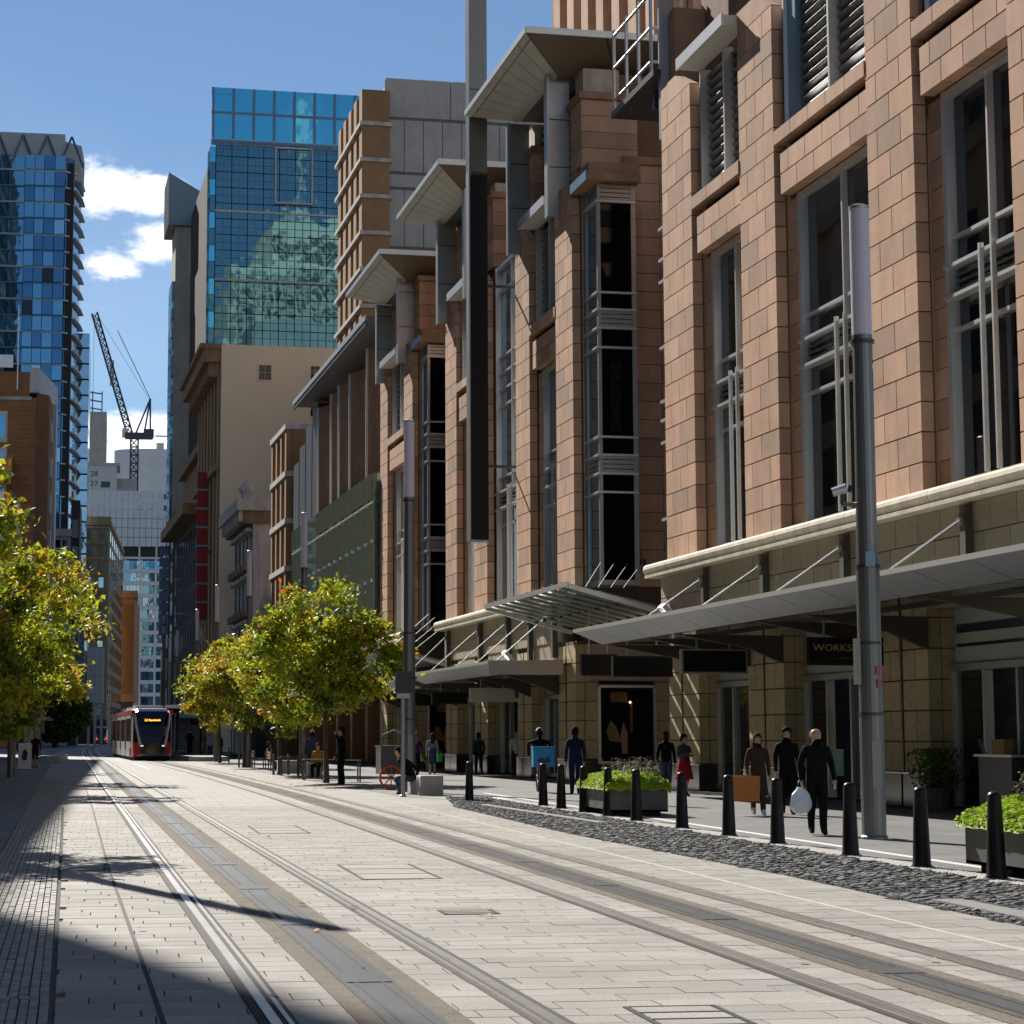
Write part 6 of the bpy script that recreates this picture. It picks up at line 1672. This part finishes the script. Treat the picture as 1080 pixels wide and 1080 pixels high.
person(x, y, rad(178), 1.7, 'cloth_grey', 'cloth_denim', 'woman in pale cardigan with green bag walking away', hair='hair_brown', long_hair=True, stride=.15, skirt=('cloth_denim', .55, .19), bare_legs=True)
gbx = root('green_bag', 'small green bag hanging from the cardigan woman\'s hand', 'bag', WLD, (x + .3, y, .52)); gbx['off'] = [0, 0, 0]
MB().prism([(-.09, 0), (.09, 0), (.11, .34), (-.11, .34)], 'y', -.05, .05).build('bag', 'green_handle', gbx)
MB().tube([(-.06, 0, .34), (-.03, 0, .46), (.03, 0, .46), (.06, 0, .34)], .01, 5).build('handle', 'green_handle', gbx)
x, y = pos(439, 816)
person(x, y, rad(180), 1.72, 'cloth_purple', 'cloth_black', 'person with purple backpack walking away beside the lamp post', hair='hair_blond', stride=.14, long_hair=True)
# seated and standing people at the kerb
person(7.95, 55.6, rad(-60), 1.72, 'cloth_black', 'cloth_denim', 'person in black bending forward on a seat behind the signal post', pose='sit', lean=.42, z0=-.06, hair='hair_dark', shoe='shoe')
block(8.15, 55.75, .5, .6, .42, 'low concrete seat under the bending person')
person(7.15, 66.0, rad(-75), 1.86, 'cloth_black', 'cloth_black', 'tall man in black standing at the kerb touching his face', pose='stand', stride=0, arms={1: ((.24, -.1, 1.18), (.08, -.2, 1.5)), -1: ((-.24, .05, 1.13), (-.22, -.1, .9))})
person(7.35, 76.0, rad(-20), 1.65, 'cloth_mustard', 'cloth_black', 'person in mustard top sitting on the concrete block', pose='sit', z0=.05, hair='hair_brown')
person(7.5, 80.0, rad(170), 1.8, 'cloth_denim', 'cloth_denim', 'person in blue and white jacket under the second tree', pose='stand', stride=0, cap='cloth_white')
person(6.95, 95.5, rad(90), 1.7, 'cloth_black', 'cloth_black', 'dark seated person on the bench under the trees', pose='sit', hair='hair_brown')
person(7.2, 99.0, rad(60), 1.7, 'cloth_white', 'cloth_black', 'seated person in white under the third tree', pose='sit', hair='hair_brown')
x, y = pos(232, 797)
person(x, y, rad(10), 1.75, 'cloth_grey', 'cloth_black', 'distant pedestrian in grey beyond the trees', stride=.15)
person(6.6, 150, rad(5), 1.75, 'cloth_white', 'cloth_denim', 'distant pedestrian in white beside the shelter', stride=.1)
person(5.0, 146, rad(5), 1.75, 'cloth_black', 'cloth_black', 'distant dark figure on the tram platform', stride=.1, z0=.28)
person(-4.1, 104, rad(0), 1.75, 'cloth_black', 'cloth_black', 'person with bare legs standing on the left footpath', pose='stand', stride=0, bare_legs=True, hair='hair_blond')
person(-4.6, 100, rad(40), 1.7, 'cloth_purple', 'cloth_black', 'person leaning by a sign board on the left footpath', pose='stand', stride=0)
SBd = root('sign_board', 'white sandwich board with black emblem on the left footpath', 'sign', WLD, (-4.35, 98, 0)); SBd['off'] = [0, 0, 0]
MB().slab((-.3, -.2, .05), (.3, -.2, .05), (.3, 0, 1.25), (-.3, 0, 1.25), .03).build('front_board', 'white_paint', SBd); MB().slab((.3, .2, .05), (-.3, .2, .05), (-.3, 0.03, 1.25), (.3, 0.03, 1.25), .03).build('back_board', 'white_paint', SBd)
MB().prism([(-.12, .5), (.1, .45), (.14, .8), (.02, 1.0), (-.08, .85)], 'y', -.19, -.16).build('emblem', 'black', SBd)
# delivery cyclist
x, y = pos(571, 836)
BK_ = root('bicycle', 'red delivery bicycle seen from behind on the footpath', 'bicycle', WLD, (x, y, 0), None, rad(-6)); BK_['off'] = [0, 0, 0]
for yc, nm in ((0, 'rear_wheel'), (1.05, 'front_wheel')):
    pts_ = [(0, yc + .33*math.cos(2*math.pi*i/20), .34 + .33*math.sin(2*math.pi*i/20)) for i in range(21)]
    wv = MB().tube(pts_, .025, 6, False).build(nm, 'matte_black', BK_)
    for i in range(6):
        a = math.pi*i/6; MB().tube([(0, yc + .3*math.cos(a), .34 + .3*math.sin(a)), (0, yc - .3*math.cos(a), .34 - .3*math.sin(a))], .006, 4).build('spoke', 'metal_light', wv)
MB().tube([(0, 0, .34), (0, .4, .32), (0, .3, .85), (0, 0, .34)], .022, 6).tube([(0, .4, .32), (0, .9, .9), (0, .3, .82)], .024, 6).tube([(0, 1.05, .34), (0, .88, 1.0)], .022, 6).build('frame', 'red', BK_)
MB().tube([(-.3, .78, 1.05), (-.1, .88, 1.05), (.1, .88, 1.05), (.3, .78, 1.05)], .016, 6).build('handlebar', 'metal_dark', BK_)
MB().box(-.09, .09, .12, .4, .88, .94).build('saddle', 'black', BK_); bx('rear_light', 'tail_red', BK_, -.03, .03, -.1, -.06, .6, .66); bx('mudguard', 'red', BK_, -.05, .05, -.32, -.1, .55, .62)
CY = person(x + .02, y + .22, rad(174), 1.74, 'cloth_black', 'cloth_denim', 'cyclist in dark jacket and helmet riding the delivery bicycle', pose='sit', lean=.18, z0=.45, arms={-1: ((-.3, -.28, .95), (-.28, -.52, .62)), 1: ((.3, -.28, .95), (.28, -.52, .62))}, cap='cloth_white')
DBx = root('delivery_bag', 'bright blue delivery box behind the cyclist', 'delivery box', WLD, (x, y - .28, .72), None, rad(-6)); DBx['off'] = [0, 0, 0]
mat('delivery_blue', (.02, .28, .55), .5)
MB().box(-.3, .3, -.22, .22, 0, .5).build('box', 'delivery_blue', DBx); bx('lid', 'delivery_blue', DBx, -.31, .31, -.23, .23, .505, .56)
MB().prism([(-.2, .15), (-.08, .28), (.02, .2), (.12, .3), (.2, .14), (.05, .1)], 'y', -.226, -.221).build('emblem', 'black', DBx)
# shop seating and plants by the near shop front
CF = root('cafe_counter', 'dark cafe counter with small screen inside the nearest shop front', 'counter', FAC, (-4.2, .5, 0)); 
bx('counter', 'metal_dark', CF, -5.2, -3.8, -.3, .2, .03, 1.15); bx('counter_top', 'metal_light', CF, -5.3, -3.7, -.35, .25, 1.15, 1.2)
MB().slab((-3.95, .1, 1.22), (-3.6, .0, 1.22), (-3.6, .1, 1.5), (-3.95, .2, 1.5), .02).build('screen', 'tower_pale', CF)
bx('menu_box', 'display_wood', CF, -4.9, -4.4, .0, .2, 1.2, 1.5)
def shrub(u, w, h, label, seed):
    s = root('potted_shrub', label, 'plant', FAC, (u, w, 0), 'potted shrubs'); s['off'] = [0, 0, 0]
    MB().lathe([(.2, .03), (.26, .45), (.28, .5)], 12).build('pot', 'planter', s)
    g = MB(); R = random.Random(seed)
    for i in range(1500):
        v = Vector((R.gauss(0, .22), R.gauss(0, .22), R.uniform(.5, h))); a = Vector((R.gauss(0,1),R.gauss(0,1),R.gauss(0,1))).normalized()*.05; e = a.cross(Vector((R.gauss(0,1),R.gauss(0,1),R.gauss(0,1)))).normalized()*.025
        g.tint = R.random()*.3; g.add([v-a, v+e, v+a, v-e], [(0,1,2,3)])
    o = g.build('foliage', 'leaf_green', s); o['kind'] = 'stuff'
shrub(-2.2, .35, 1.3, 'dark potted shrub beside the nearest shop door', 1)
shrub(45.5, 1.4, .95, 'small potted plant with lime leaves by the far shops', 2)
